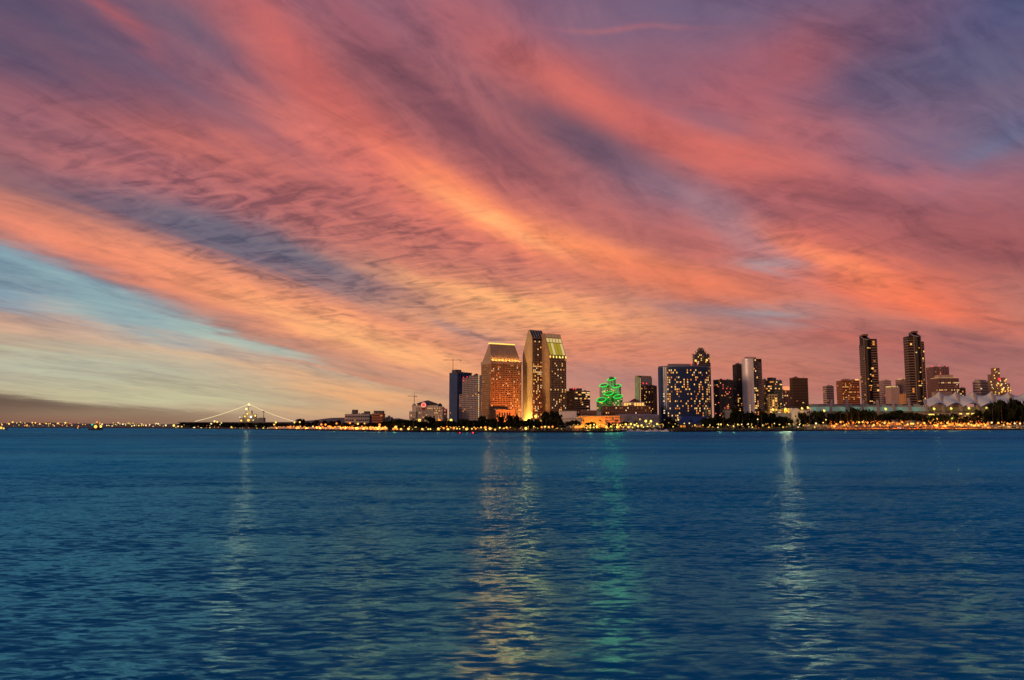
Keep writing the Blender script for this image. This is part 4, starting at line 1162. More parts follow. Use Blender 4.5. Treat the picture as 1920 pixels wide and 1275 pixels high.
# the paler towers behind the convention centre
tower('banded_office', 'small pale office with white floor bands left of the rust office', 'building', (1544, 1551, 1564.5), 1720, 724, theta=24, body=mat('dusk_glass', (.13, .07, .065), .4), frame=mat('dusk_white', (.42, .31, .27), .8), bay=5, flr=4.2, style='bands', band=.5, proud=.4, lit=.02, mats=(W_DIM,), seed=141, top=((.45, .95, 2, mat('dusk_cream', (.5, .4, .34), .8)),))
r = tower('rust_office', 'wide rust-red office block with rows of lit windows and a roof sign', 'building', (1569.5, 1613), 1640, 714, depth=30, body=GLASS_BR, frame=mat('rust_panel', (.34, .12, .05), .7), bay=2.4, flr=3.2, style='bands', band=.6, proud=.4, lit=.06, mats=(W_GOLD, W_ORANGE, W_DIM), rows=(.16, .26, .36, .62), seed=142, top=((.22, .55, 4, RUST), (.74, .98, 3.2, RUST)), wf=(.7, .36))
w, d, H = INFO[r.name]; s = px(1640)
b = MB(); b.box(w * .76, w * .97, .1, .5, H + .4 * s, H + 3 * s); b.build('roof_sign', glow('cream_sign', (1, .5, .15), 1.4, 'NONE'), r)
b = MB(); b.box(w * .02, w * .36, -.62, -.45, H * .285, H * .305); b.build('light_strip', W_GOLD, r)
tower('ribbed_office', 'pale ribbed office seen just right of the first twin tower', 'building', (1650, 1672.5), 1750, 714, depth=30, body=mat('dusk_glass2', (.16, .09, .085), .4), frame=mat('dusk_rose', (.44, .31, .28), .8), bay=3, flr=3.6, style='bands', band=.55, proud=.4, lit=.02, mats=(W_DIM, W_RED), seed=143, top=((.3, .9, 2.5, CREAM),))
r = tower('cream_tower', 'cream block with lit cornice and two narrow window columns between the twin towers', 'building', (1661.5, 1688), 1660, 727, depth=26, body=mat('cream_rose', (.42, .28, .23), .8), frame=mat('cream_rose2', (.44, .30, .25), .8), bay=5, flr=4.5, style='ribs', rib=.8, proud=.2, lit=.0, seed=144, mats=(W_PALE, W_DIM), mask=lambda a, c, p: (.8 if (.2 < a < .32 or .78 < a < .9) and .2 < c < .8 else 0), top=((-.04, 1.03, 3.4, mat('cornice_lit', (.5, .42, .2), .7, emit=(.9, .65, .2), estr=.55)),))  # light on the cornice is put into its material as emission
tower('square_tower', 'plain mauve tower with lit cap tucked left of the second twin tower', 'building', (1683.5, 1704), 1780, 712.5, depth=26, body=mat('mauve_body', (.30, .19, .17), .8), frame=mat('mauve_body2', (.28, .18, .15), .8), bay=4, flr=4, style='grid', rib=.4, band=.5, proud=.25, lit=.04, mats=(W_PALE, W_DIM), seed=145, top=((.2, 1.0, 3.4, mat('cap_lit', (.5, .36, .2), .7, emit=(.9, .55, .2), estr=.4)),))  # the cap glows by its own emission, no lamp sits there
tower('amber_block', 'low amber-lit block at the foot of the second twin tower', 'building', (1690.5, 1706), 1600, 739, depth=20, body=mat('amber_glow_wall', (.5, .25, .10), .7, emit=(1, .35, .06), estr=.12), frame=mat('amber_glow_wall2', (.5, .26, .11), .7), bay=4, flr=5, style='grid', rib=.5, band=.5, proud=.25, lit=.2, mats=(W_DIM, W_GOLD), seed=146)  # amber light on the block is put into wall colour and emission
tower('broad_tower', 'broad dusky glass tower with a lit vertical slot behind the cornice block', 'building', (1739, 1782), 1760, 688.5, depth=30, body=mat('plum_glass', (.12, .06, .06), .4), frame=mat('plum_rib', (.24, .13, .115), .7), bay=3, flr=3.4, style='ribs', rib=.35, proud=.4, lit=.03, mats=(W_DIM, W_RED, W_PALE), seed=147, mask=lambda a, c, p: .85 if .44 < a < .54 and c > .62 else (.10 if a < .2 else .02), wf=(.8, .7), beacons=((.5, 3.5), (.03, 1.5), (.95, 1.5)))
tower('cornice_block', 'dark grid office with glowing cream cornice in front of the broad dusky tower', 'building', (1747.5, 1800), 1690, 709, depth=30, body=GLASS_BR, frame=mat('plum_panel', (.21, .11, .095), .7), bay=2.6, flr=3.4, style='grid', rib=.4, band=.4, proud=.35, lit=.06, mats=(W_PALE, W_DIM, W_GOLD), rows=(.12, .26), seed=148, cornice=mat('cornice_glow', (.5, .38, .22), .7, emit=(.9, .5, .2), estr=.3), top=((.13, .84, 6.5, mat('cornice_rose', (.42, .30, .22), .7)),))  # cornice lighting is painted in as a faint emission
tower('pale_annex', 'small pale arched-window building under the dusky towers', 'building', (1748.5, 1786), 1500, 735.5, depth=20, body=mat('annex_rose', (.46, .30, .22), .8), frame=mat('annex_rose2', (.48, .33, .26), .8), bay=8, flr=7, style='ribs', rib=.7, proud=.25, lit=.1, mats=(W_DIM,), seed=149, top=((.6, .95, 4, RUST),))
tower('lit_lowrise', 'short gold-lit block peeking out beside the cornice block', 'building', (1800.5, 1812), 1720, 728, depth=20, body=GLASS_BR, frame=BEIGE2, bay=3, flr=4, lit=.5, mats=(W_GOLD, W_PALE, W_ORANGE), seed=150)
tower('striped_office', 'pale office with dark horizontal stripes near the glittering high-rise', 'building', (1826, 1840, 1857.5), 1820, 716, theta=30, body=mat('stripe_glass', (.16, .085, .075), .4), frame=mat('stripe_white', (.50, .38, .32), .8), bay=5, flr=5, style='bands', band=.55, proud=.4, lit=.03, mats=(W_PALE,), seed=151, top=((.05, .9, 4.5, mat('stripe_cream', (.5, .42, .3), .8)),))

def glitter():
    D = 1800; s = px(D)
    r = thing('unfinished_highrise', 'glittering unfinished high-rise hung with work lights and a red crane light', 'building', (kx(1874, 720) * D, D, GZ))
    X = lambda u: (u - 1874) * s; Z = lambda v: zz(v, D) - GZ
    b = MB()
    for u0, u1, v in ((1857, 1864, 702), (1864, 1876, 690), (1876, 1886, 708), (1886, 1893.5, 719)):
        b.box(X(u0) + .02, X(u1) - .02, 0, 9, 0, Z(v))
    b.build('core', mat('plum_core', (.26, .15, .11), .7), r)
    b = MB()
    for u0, u1, v, nf in ((1857, 1864, 702, 14), (1864, 1876, 690, 18), (1876, 1886, 708, 13), (1886, 1893.5, 719, 10)):
        for j in range(1, nf + 1): b.box(X(u0) - .3, X(u1) + .3, -1.2, -.003, Z(v) * j / nf - .7, Z(v) * j / nf)
    b.build('floor_slabs', mat('rose_concrete', (.30, .19, .17), .8), r, kind='stuff')
    rr = random.Random(3); ms = {}
    for m in (L_GOLD, L_YELLOW, L_PALE):
        q = MB(); q.ball((0, 0, 0), 1.5 * s, 6, 4); ms[m.name] = q.mesh('work_light', m)
    for k in range(52):
        u = rr.uniform(1856, 1893); v0 = 690 if 1864 < u < 1876 else (704 if u < 1864 else (709 if u < 1886 else 720))
        o = link('work_light', ms[rr.choice((L_GOLD, L_YELLOW, L_PALE, L_GOLD)).name], r); o.location = (X(u), -2.4, Z(rr.uniform(v0, 742))); q = rr.uniform(.35, .85); o.scale = (q, q, q)
    b = MB(); b.tube((X(1883), 3, 0), (X(1883), 3, Z(711)), .8); b.tube((X(1874), 3, Z(712)), (X(1889), 3, Z(712)), .9); b.build('hoist', METAL, r)
    b = MB(); b.box(X(1876), X(1888), 1.6, 2.0, Z(713), Z(711)); b.build('red_light', glow('red_strip', (1, .12, .2), 1.3, 'NONE'), r)
    b = MB(); b.ball((X(1873), -3, Z(711)), 2.2 * s, 7, 5); b.build('red_light', L_RED, r)
glitter()

# twin towers with rounded dark bays and slanted crowns
def twin(label, ul, uc0, uc1, ur, v_l, v_top, v_r, D, lean, seed, flip):
    s = px(D); vm = 790
    r = thing('twin_tower', label, 'building', (kx(uc0, vm) * D, D, GZ), R(0))
    Z = lambda v: zz(v, D) - GZ; X = lambda u: (u - uc0) * s
    H0 = Z(v_l)
    b = MB(); b.box(X(ul), X(uc0) - .02, 3, 19, 0, Z(v_l)); b.box(X(uc1) + .02, X(ur), 3, 19, 0, Z(v_r)); b.build('wall', GLASS_BR, r)
    n = 8; w = X(uc1); arc = [(w * k / n, 3 - 4.5 * math.sin(math.pi * k / n)) for k in range(n + 1)]
    # the round bay ends in a slanted cut
    b = MB(); pl_ = arc + [(w, 19), (0, 19)]; i = 0
    tz = lambda p: Z(v_top) - (Z(v_top) - Z(v_top + 11)) * ((19 - p[1]) / 23)
    b.v = [(p[0], p[1], 0) for p in pl_] + [(p[0], p[1], tz(p)) for p in pl_]; m = len(pl_)
    for k in range(m): b.f.append((k, (k + 1) % m, m + (k + 1) % m, m + k))
    b.f.append(tuple(m + k for k in range(m))); b.build('round_bay', mat('bay_glass', (.014, .008, .008), .4, .3, .3, .12), r)
    b = MB()
    for k in range(m):
        p, q = pl_[k], pl_[(k + 1) % m]; b.tube((p[0], p[1], tz(p)), (q[0], q[1], tz(q)), .55, n=5)
    b.build('crown_rim', mat('crown_metal', (.40, .30, .27), .5), r)
    b = MB(); b.box(w * .25, w * .95, 8, 17, tz((0, 20)) - 2, Z(v_top) + 1.5); b.build('penthouse', BROWN, r)
    f = Facade(r, seed); PALE = mat('sandstone', (.25, .16, .11), .8)
    nf = 36
    f.face((X(ul), 3), (1, 0), X(uc0) - X(ul), 0, Z(v_l) - 3, 3, nf, 'bands', band=.30, proud=.8, lit=.05, mats=(W_GOLD, W_ORANGE))
    f.face((X(uc1), 3), (1, 0), X(ur) - X(uc1), 0, Z(v_r) - 3, 3, nf, 'bands', band=.30, proud=.8, lit=.07, mats=(W_GOLD, W_ORANGE, W_DIM))
    f.face((X(ul), 19), (0, -1), 16, 0, Z(v_l) - 3, 5, nf, 'bands', band=.38, proud=.5, lit=.03, mats=(W_ORANGE,))
    f.face((X(ur), 3), (0, 1), 16, 0, Z(v_r) - 3, 5, nf, 'bands', band=.38, proud=.5, lit=.03, mats=(W_ORANGE,))
    f.done(PALE)
    b = MB()
    for uu in ((uc0,) if not flip else (uc0, uc1)):
        b.box(X(uu) - .55, X(uu) + .55, 1.4, 2.6, 0, tz((0, 2)))
    b.build('corner_pier', PALE, r)
    rr = random.Random(seed); me = {}
    for m_ in (W_GOLD, W_ORANGE, W_PALE):
        q = MB(); q.box(-1.1, 1.1, -.25, .25, -.75, .75); me[m_.name] = q.mesh('window', m_)
    for j in range(1, 34):
        p = .5 if j in (5, 9, 16, 18) else .06
        for k in range(1, n - 1):
            if rr.random() < p:
                a, c = Vector(arc[k]), Vector(arc[k + 1]); d_ = c - a; o = link('window', me[rr.choice((W_GOLD, W_ORANGE, W_PALE)).name], r)
                o.location = ((a.x + c.x) / 2, (a.y + c.y) / 2 - .1, Z(790) + (Z(640) - Z(790)) * j / 36); o.rotation_euler = (0, 0, math.atan2(d_.y, d_.x))
    return r
twin('tall dark twin tower with rounded bay and slanted crown, the one beside the rust office', 1626.8, 1628, 1640.2, 1653, 645, 627, 635, 1350, 0, 161, False)
twin('tall dark twin tower with slanted crown, the one beside the broad dusky tower', 1712.2, 1723.2, 1735.7, 1742.2, 630, 621, 640, 1345, 0, 162, True)

# ------------------------------------------------------------------ convention centre
def convention_centre():
    D = 1290; s = px(D)
    r = thing('convention_centre', 'long convention hall with green glass, slanted concrete fins and white tent sails', 'building', (kx(1740, 775) * D, D, GZ))
    X = lambda u: (u - 1740) * s; Z = lambda v: zz(v, D) - GZ
    b = MB(); b.box(X(1520), X(1738), 4, 60, 0, Z(770)); b.box(X(1738.2), X(1990), 6, 60, 0, Z(771)); b.build('wall', mat('hall_wall', (.32, .27, .22), .8), r)
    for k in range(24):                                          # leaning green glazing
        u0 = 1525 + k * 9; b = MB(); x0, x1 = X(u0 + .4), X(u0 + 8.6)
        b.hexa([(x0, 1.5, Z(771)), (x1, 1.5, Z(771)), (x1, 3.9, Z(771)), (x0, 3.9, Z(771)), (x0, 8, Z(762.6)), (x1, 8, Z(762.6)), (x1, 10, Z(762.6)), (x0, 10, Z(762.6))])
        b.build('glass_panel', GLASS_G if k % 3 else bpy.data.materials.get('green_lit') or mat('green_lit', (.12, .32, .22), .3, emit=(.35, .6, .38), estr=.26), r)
    b = MB(); b.box(X(1520), X(1738), 8, 60, Z(762.4), Z(760)); b.build('fascia', mat('fascia', (.38, .36, .32), .7), r)
    for k in range(13):
        b = MB(); u0 = 1527 + k * 16; b.box(X(u0), X(u0 + 12), 9, 40, Z(759.9), Z(757.2)); b.build('roof_unit', mat('roof_blue', (.08, .10, .16), .6) if k % 2 else GREYC, r)
    b = MB(); b.box(X(1738), X(1990), -8, 5.9, Z(789), Z(775)); b.build('terrace', mat('terrace_wall', (.35, .28, .2), .8), r)
    FIN = mat('fin_concrete', (.38, .29, .24), .8)
    for (ut, ub, vt, vb) in ((1568, 1557, 749, 772), (1596.5, 1588, 748, 772), (1626, 1617, 748.5, 773), (1653.5, 1647, 749, 774), (1682, 1677, 748, 770), (1712, 1706, 746, 770),
                             (1742, 1738, 748, 772), (1773, 1768, 737, 772), (1804, 1801, 737, 771), (1837, 1833, 737, 770), (1871, 1867, 737, 770), (1904, 1902, 736, 768), (1937, 1936, 736, 768)):
        b = MB(); w = 2.1 * s; wt_ = 1.5 * s
        b.hexa([(X(ub) - w, -4, Z(vb)), (X(ub) + w, -4, Z(vb)), (X(ub) + w, -1, Z(vb)), (X(ub) - w, -1, Z(vb)), (X(ut) - wt_, 12, Z(vt)), (X(ut) + wt_, 12, Z(vt)), (X(ut) + wt_, 15, Z(vt)), (X(ut) - wt_, 15, Z(vt))])
        b.build('concrete_fin', FIN, r)
    # tent sails between the fins
    pk = [1742, 1773, 1804, 1837, 1871, 1904, 1937, 1970]
    for a, c in zip(pk, pk[1:]):
        first = a == 1742
        g = MB(); nx, ny = 10, 8; idx = {}
        for i in range(nx + 1):
            for j in range(ny + 1):
                p, q = i / nx, j / ny
                va = 749 if first else 733.0; vc = 733.0
                zt = va + (vc - va) * p + (8.5 * math.sin(math.pi * p) ** .8 if not first else 3 * math.sin(math.pi * p))
                ze = 763 - 7.5 * math.sin(math.pi * p) ** 1.2
                v = zt + (ze - zt) * (q ** .72)
                y = 16 * (1 - q) + (-3 - 4 * math.sin(math.pi * p)) * q + 0
                idx[i, j] = len(g.v); g.v.append((X(a + (c - a) * p), y, Z(v)))
        for i in range(nx):
            for j in range(ny): g.f.append((idx[i, j], idx[i, j+1], idx[i+1, j+1], idx[i+1, j]))
        # the far half of the same sail falls away behind the ridge
        off = {}
        for i in range(nx + 1):
            for j in range(5):
                p, q = i / nx, j / 4; x, y, z = g.v[idx[i, 0]]
                off[i, j] = len(g.v) if j else idx[i, 0]
                if j: g.v.append((x, y + 22 * q, z - (z - Z(760)) * q ** 1.3 * .8))
        for i in range(nx):
            for j in range(4): g.f.append((off[i, j], off[i+1, j], off[i+1, j+1], off[i, j+1]))
        sa = g.build('tent_sail', FABRIC, r)
        cbm = MB()
        for i in range(nx):
            cbm.tube(g.v[idx[i, ny]], g.v[idx[i + 1, ny]], .22, n=4); cbm.tube(g.v[idx[i, 0]], g.v[idx[i + 1, 0]], .2, n=4)
        for i in (3, 5, 7):
            for j in range(ny): cbm.tube(g.v[idx[i, j]], g.v[idx[i, j + 1]], .14, n=3)
        cbm.build('sail_cable', STEEL, sa)
        for f_ in sa.data.polygons: f_.use_smooth = True
        b = MB(); b.box(X(a + 3.5), X(c - 2), 2, 5.9, Z(771), Z(763)); b.build('glass_bay', mat('bay_amber', (.12, .11, .06), .4, emit=(.5, .35, .1), estr=.10) if first else bpy.data.materials['bay_amber'], r)
    # lights strung under the terrace
    for u0, u1, v in ((1793, 1798, 775.5), (1806, 1842, 775.5), (1736, 1747, 777), (1640, 1652, 780)):
        b = MB(); b.box(X(u0), X(u1), -8.6, -8.1, Z(v + 1.3), Z(v - .6)); b.build('light_strip', L_YELLOW, r)
    for k in range(16):
        b = MB(); u0 = 1690 + k * 12.5; b.box(X(u0), X(u0 + 7), -8.4, -8.05, Z(786), Z(780)); b.build('lit_bay', (W_DIM, W_GOLD, W_ORANGE, W_DIM)[k % 4], r)
convention_centre()

# ------------------------------------------------------------------ trees
def leaf_clump(mb, c, r, n, sz, rr, flat=1.0):
    for _ in range(n):
        while True:
            p = Vector((rr.uniform(-1, 1), rr.uniform(-1, 1), rr.uniform(-1, 1)))
            if .25 < p.length < 1: break
        p = Vector((p.x * r, p.y * r, p.z * r * flat)) + c
        a = Vector((rr.gauss(0, 1), rr.gauss(0, 1), rr.gauss(0, .6))).normalized(); e = a.orthogonal().normalized(); e = Matrix.Rotation(rr.uniform(0, 6.28), 3, a) @ e
        g = a.cross(e); k = sz * rr.uniform(.6, 1.3)
        mb.quad(p - e * k, p + g * k * .55, p + e * k, p - g * k * .55)
def tree_proto(kind, seed, leaf):
    """unit tree: 1 high, crown 1 to either side"""
    rr = random.Random(seed); t = MB(); c = MB()
    if kind == 'round':
        t.tube((0, 0, -.02), (0, 0, .34), .06, .04, 7)
        for k in range(6):
            a = k * 1.05 + rr.uniform(-.3, .3); q = rr.uniform(.35, .65); t.tube((0, 0, .28), (q*math.cos(a), q*math.sin(a), rr.uniform(.5, .75)), .032, .01, 5)
        for k in range(44):
            a = rr.uniform(0, 6.28); q = math.sqrt(rr.random()) * .92; h = rr.uniform(.22, .88)
            lim = .98 * math.sqrt(max(.05, 1 - ((h - .52) / .47) ** 2)); q = min(q, lim)
            leaf_clump(c, Vector((q*math.cos(a), q*math.sin(a), h)), rr.uniform(.17, .30), 34, .10, rr, .5)
        for k in range(16):
            a = rr.uniform(0, 6.28); h = rr.uniform(.3, .95); q = 1.08 * math.sqrt(max(.02, 1 - ((h - .52) / .47) ** 2)); leaf_clump(c, Vector((q*math.cos(a), q*math.sin(a), h + .03)), rr.uniform(.07, .12), 12, .08, rr, .5)
    elif kind == 'umbrella':
        t.tube((0, 0, -.02), (0, 0, .45), .05, .035, 7)
        for k in range(9):
            a = k * .7 + rr.uniform(-.3, .3); q = rr.uniform(.4, .85); t.tube((0, 0, .32), (q*math.cos(a), q*math.sin(a), rr.uniform(.62, .8)), .03, .01, 5)
        for k in range(60):
            a = rr.uniform(0, 6.28); q = math.sqrt(rr.random()) * .88; h = .50 + .42 * (1 - q ** 2) * rr.uniform(.3, 1) + rr.uniform(-.08, .04)
            leaf_clump(c, Vector((q*math.cos(a), q*math.sin(a), h)), rr.uniform(.13, .2), 30, .085, rr, .55)
    elif kind == 'tall':
        t.tube((0, 0, -.02), (.02, 0, .8), .05, .015, 7)
        for k in range(7):
            a = k * 2.4; h = rr.uniform(.25, .6); t.tube((0, 0, h), (.5*math.cos(a), .5*math.sin(a), h + .2), .025, .008, 5)
        for k in range(44):
            h = rr.uniform(.2, .93); a = rr.uniform(0, 6.28); q = rr.uniform(0, .78) * math.sqrt(max(.08, 1 - ((h - .5) / .52) ** 2))
            leaf_clump(c, Vector((q*math.cos(a), q*math.sin(a), h)), rr.uniform(.14, .26), 34, .09, rr, .45)
    elif kind == 'palm':
        t.tube((0, 0, -.02), (.03, 0, .45), .055, .042, 7); t.tube((.03, 0, .45), (.0, .02, .86), .042, .034, 7)
        for k in range(17):
            a = k * 2.399; up = rr.uniform(-.12, .14); prev = Vector((0, .02, .86)); d = Vector((math.cos(a), math.sin(a), 0)); sd_ = Vector((-d.y, d.x, 0))
            w0 = .09
            for j in range(1, 5):
                q = j / 4; p = Vector((0, .02, .86)) + d * (.95 * q) + Vector((0, 0, up * q * 1.3 + .10 * math.sin(q * 2.6) - .16 * q * q)); w1 = .12 * (1 - q * .9)
                c.quad(prev - sd_ * w0, prev + Vector((0, 0, .02)), p + Vector((0, 0, .02)), p - sd_ * w1); c.quad(prev + Vector((0, 0, .02)), prev + sd_ * w0, p + sd_ * w1, p + Vector((0, 0, .02)))
                prev, w0 = p, w1
    return t.mesh('trunk', BARK), c.mesh('crown' if kind != 'palm' else 'fronds', leaf)
PROTO = {}
for kind, n in (('round', 4), ('umbrella', 2), ('tall', 3), ('palm', 3)):
    for k in range(n): PROTO[kind, k] = tree_proto(kind, 200 + 17 * k + len(kind), LEAF)
def tree(label, u, vtop, hw, D, kind='round', var=0, group=None, cat='tree', vb=None):
    s = px(D); x = kx(u, 790) * D; z0 = GZ if vb is None else zz(vb, D); H = zz(vtop, D) - z0
    o = thing({'round': 'leafy_tree', 'umbrella': 'fig_tree', 'tall': 'tall_tree', 'palm': 'palm_tree'}[kind], label, cat, (x, D, z0), rng.uniform(0, 6.28), group)
    w = hw * s * (1.0 if kind == 'palm' else 1.22); o.scale = (w, w, H)
    tm, cm = PROTO[kind, var % (3 if kind in ('tall', 'palm') else 2 if kind == 'umbrella' else 4)]
    link('trunk', tm, o); link('crown' if kind != 'palm' else 'fronds', cm, o)
    return o
def shore_d(u, extra): return shore_y(u) + extra
T = [
 ('flat-topped dark tree on the point before the strung ship', 347, 791.3, 11, 30, 'umbrella'),
 ('bushy dark tree just right of the flat-topped tree on the point', 367, 792.0, 9, 26, 'round'),
 ('dark tree under the low end of the western light string', 384, 792.6, 9, 34, 'round'),
 ('wide dark tree between two yellow lamps on the point', 407, 793.3, 11, 28, 'umbrella'),
 ('dark tree right below the ship bow', 428, 792.6, 10, 36, 'round'),
 ('low dark tree beneath the ship bridge', 450, 793.8, 11, 30, 'round'),
 ('small tree in front of the ship stern lamps', 470, 793.4, 9, 34, 'tall'),
 ('dark tree east of the ship bridge', 491, 792.5, 10, 30, 'round'),
 ('small dark tree under the eastern light string', 511, 792.8, 9, 38, 'round'),
 ('dark bush-like tree where the orange lamp row starts', 530, 793.3, 10, 30, 'umbrella'),
 ('rounded dark tree standing above the start of the orange lamp row', 563, 785.0, 7.5, 60, 'round'),
 ('low tree right of the rounded tree above the orange lamps', 580, 790.4, 9, 60, 'round'),
 ('slim tree over the orange lamp row', 594, 788.2, 6, 70, 'tall'),
 ('dark tree with a spiky top over the orange lamp row', 608, 788.6, 8, 64, 'tall'),
 ('tree left of the long pale office', 622, 789.2, 8, 66, 'round'),
 ('slim dark tree against the west end of the pale office', 636, 788.2, 6, 70, 'tall'),
 ('dark low tree in front of the pale office west half', 655, 792.4, 11, 60, 'round'),
 ('dark low tree in front of the pale office middle', 677, 791.8, 11, 62, 'umbrella'),
 ('tree before the terracotta block', 699, 792.5, 10, 58, 'round'),
 ('low dark tree before the small grey stepped block', 719, 790.0, 11, 55, 'round'),
 ('broad dark tree between the office and the domed hotel', 742, 786.2, 15, 50, 'umbrella'),
 ('dark tree at the west corner of the domed hotel', 764, 787.5, 12, 45, 'round'),
 ('low dark tree before the domed hotel front', 784, 791.0, 12, 45, 'round'),
 ('tall round dark tree in front of the domed hotel', 807, 779.6, 11.5, 60, 'round'),
 ('low dark tree right of the tall round one by the domed hotel', 829, 790.0, 13, 50, 'round'),
 ('low tree at the foot of the blue glass tower', 850, 791.5, 11, 50, 'umbrella'),
 ('dark tree at the foot of the pale gridded apartment tower', 869, 785.2, 10, 60, 'round'),
 ('second dark tree at the foot of the pale gridded apartment tower', 886, 787.2, 10, 55, 'round'),
 ('taller dark tree between the gridded tower and the floodlit podium', 905, 779.8, 10, 70, 'tall'),
 ('dark tree in front of the orange-lit podium', 923, 784.5, 10, 60, 'round'),
 ('ragged tree right of the orange-lit podium', 940, 781.2, 8, 65, 'tall'),
 ('big round dark tree between the two tall hotels', 962, 778.0, 12.5, 60, 'round'),
 ('low spreading tree beneath the tallest hotel floodlight', 982, 788.5, 12, 55, 'umbrella'),
 ('dark domed tree at the foot of the tallest hotel', 1000, 784.8, 11, 60, 'round'),
 ('very big round dark tree right of the tallest hotel', 1035, 770.6, 15, 75, 'round'),
 ('flat spreading tree in front of the low terrace building', 1076, 786.0, 12, 60, 'umbrella'),
 ('lamp-lit small tree left of the marina', 1108, 791.5, 8, 90, 'round'),
 ('lamp-lit tree in front of the panelled orange hall', 1146, 791.8, 8, 110, 'round'),
 ('yellow-lit tree behind the western yachts', 1172, 790.6, 8, 60, 'round'),
 ('yellow-lit tree behind the marina masts', 1190, 789.8, 9, 62, 'tall'),
 ('yellow-lit tree at the middle of the marina', 1208, 789.6, 9, 60, 'round'),
 ('small yellow-lit tree beside the two big marina lamps', 1226, 790.6, 8, 60, 'round'),
 ('dark tree at the corner of the curved blue hotel', 1250, 783.0, 9, 120, 'tall'),
 ('dark tree left of the cobalt lobby roof', 1262, 786.5, 9, 130, 'round'),
 ('dark tree right of the cobalt lobby roof', 1327, 783.5, 10, 130, 'round'),
 ('dark tree before the half pale apartment tower', 1349, 779.8, 11, 130, 'round'),
 ('tall dark tree at the foot of the very slim tower', 1379, 764.0, 11.5, 150, 'tall'),
 ('broad dark tree at the foot of the white tower', 1402, 771.0, 13, 140, 'round'),
 ('dark tree right of the white tower foot', 1420, 777.8, 10, 130, 'round'),
 ('large dark tree in front of the gold-lit balcony block', 1441, 772.6, 15, 140, 'round'),
 ('dark tree in front of the blue-grey shed', 1463, 780.8, 10, 120, 'round'),
 ('round dark tree right of the gabled shed', 1507, 771.6, 11, 130, 'round'),
 ('dark tree standing clear below the bronze tower east corner', 1532, 770.6, 11, 130, 'round'),
 ('dark tree in front of the first green glass panels', 1565, 773.0, 14, 130, 'round'),
 ('dark tree rising under the second concrete fin', 1584, 776.0, 12, 120, 'tall'),
 ('tall ragged tree in front of the rust office', 1601, 764.6, 12, 150, 'tall'),
 ('dark tree in front of the first twin tower', 1625, 768.5, 14, 140, 'round'),
 ('dark tree between the first twin tower and the great fig', 1646, 776.0, 11, 130, 'round'),
 ('great wide fig tree with a flat dark canopy before the second twin tower', 1693, 767.4, 35, 150, 'umbrella'),
 ('lamp-lit yellow tree right of the great fig', 1737, 779.0, 13, 160, 'round'),
 ('lamp-lit yellow tree below the first tent sail', 1758, 777.0, 13, 165, 'round'),
 ('dark round tree below the second tent sail', 1783, 775.2, 13, 150, 'round'),
 ('low wide dark tree below the third tent sail', 1812, 779.0, 16, 150, 'umbrella'),
 ('dark tree below the fourth tent sail', 1839, 767.0, 13, 155, 'round'),
 ('tall dark tree in front of the fifth tent sail', 1866, 757.4, 14, 160, 'tall'),
 ('tallest dark tree at the edge of the great grove', 1893, 748.0, 19, 165, 'round'),
 ('big dark tree closing the grove on the far right', 1916, 752.6, 16, 160, 'round'),
]
for k, (lab, u, v, hw, ex, kind) in enumerate(T):
    tree(lab, u, v, hw * (1.0 if kind != 'tall' else 1.15), shore_d(u, ex), kind, k)
MARKS = [(3, 'yellow-lamped boat'), (145, 'low dark boat'), (179, 'tug'), (347, 'flat-topped point tree'), (384, 'western light string end'), (428, 'ship bow'), (466, 'ship mast'), (492, 'ship radar mast'), (548, 'ship stern'), (563, 'rounded point tree'), (594, 'slim tree'), (608, 'spiky tree'), (636, 'office west end'),
 (663, 'western stair tower'), (685, 'eastern stair tower'), (710, 'terracotta block'), (729, 'small stepped block'), (742, 'broad spreading tree'), (774, 'pale hotel dome'), (793, 'round red sign'), (807, 'tall round hotel tree'), (823, 'dark hotel dome'), (834, 'narrow apartment block'), (849, 'tall crane'), (862, 'blue glass tower'), (870, 'gridded tower steps'),
 (890, 'gridded tower peak'), (905, 'podium tree'), (923, 'orange-lit podium'), (940, 'ragged podium tree'), (962, 'round tree between hotels'), (990, 'blank floodlit wall'), (1010, 'tallest hotel glass front'), (1035, 'biggest round tree'), (1062, 'white flat house'), (1078, 'spreading terrace tree'), (1090, 'mid-rise office'), (1106, 'ochre wall'), (1128, 'green neon tower'), (1148, 'panelled hall'),
 (1158, 'westernmost yacht'), (1171, 'long yacht'), (1187, 'small pyramid roof'), (1200, 'mid-marina yacht'), (1211, 'two big marina lamps'), (1228, 'brown tower'), (1250, 'curved hotel corner'), (1262, 'lobby tree'), (1290, 'cobalt lobby roof'), (1316, 'stepped tower'), (1327, 'lobby east tree'), (1349, 'half pale tower'), (1366, 'beige store'), (1383, 'very slim tower'), (1402, 'white tower'),
 (1424, 'slanted balconies'), (1441, 'balcony block'), (1463, 'blue-grey shed'), (1475, 'orange sign tower'), (1491, 'gabled shed'), (1507, 'round shed tree'), (1532, 'bronze tower tree'), (1554, 'small banded office'), (1565, 'first green glass'), (1590, 'rust office'), (1601, 'tall ragged tree'), (1618, 'third concrete fin'), (1634, 'first twin tower'), (1648, 'fourth concrete fin'), (1661, 'fig west edge'),
 (1675, 'cream tower'), (1687, 'parked van'), (1698, 'great fig'), (1712, 'sixth concrete fin'), (1724, 'second twin tower'), (1738, 'first lit tree'), (1757, 'first tent sail'), (1770, 'pale annex'), (1788, 'second tent sail'), (1806, 'lit lowrise'), (1820, 'third tent sail'), (1836, 'striped office'), (1853, 'fourth tent sail'), (1866, 'tall grove tree'), (1886, 'fifth tent sail'), (1895, 'tallest grove tree'), (1916, 'last grove tree')]
USED = set()
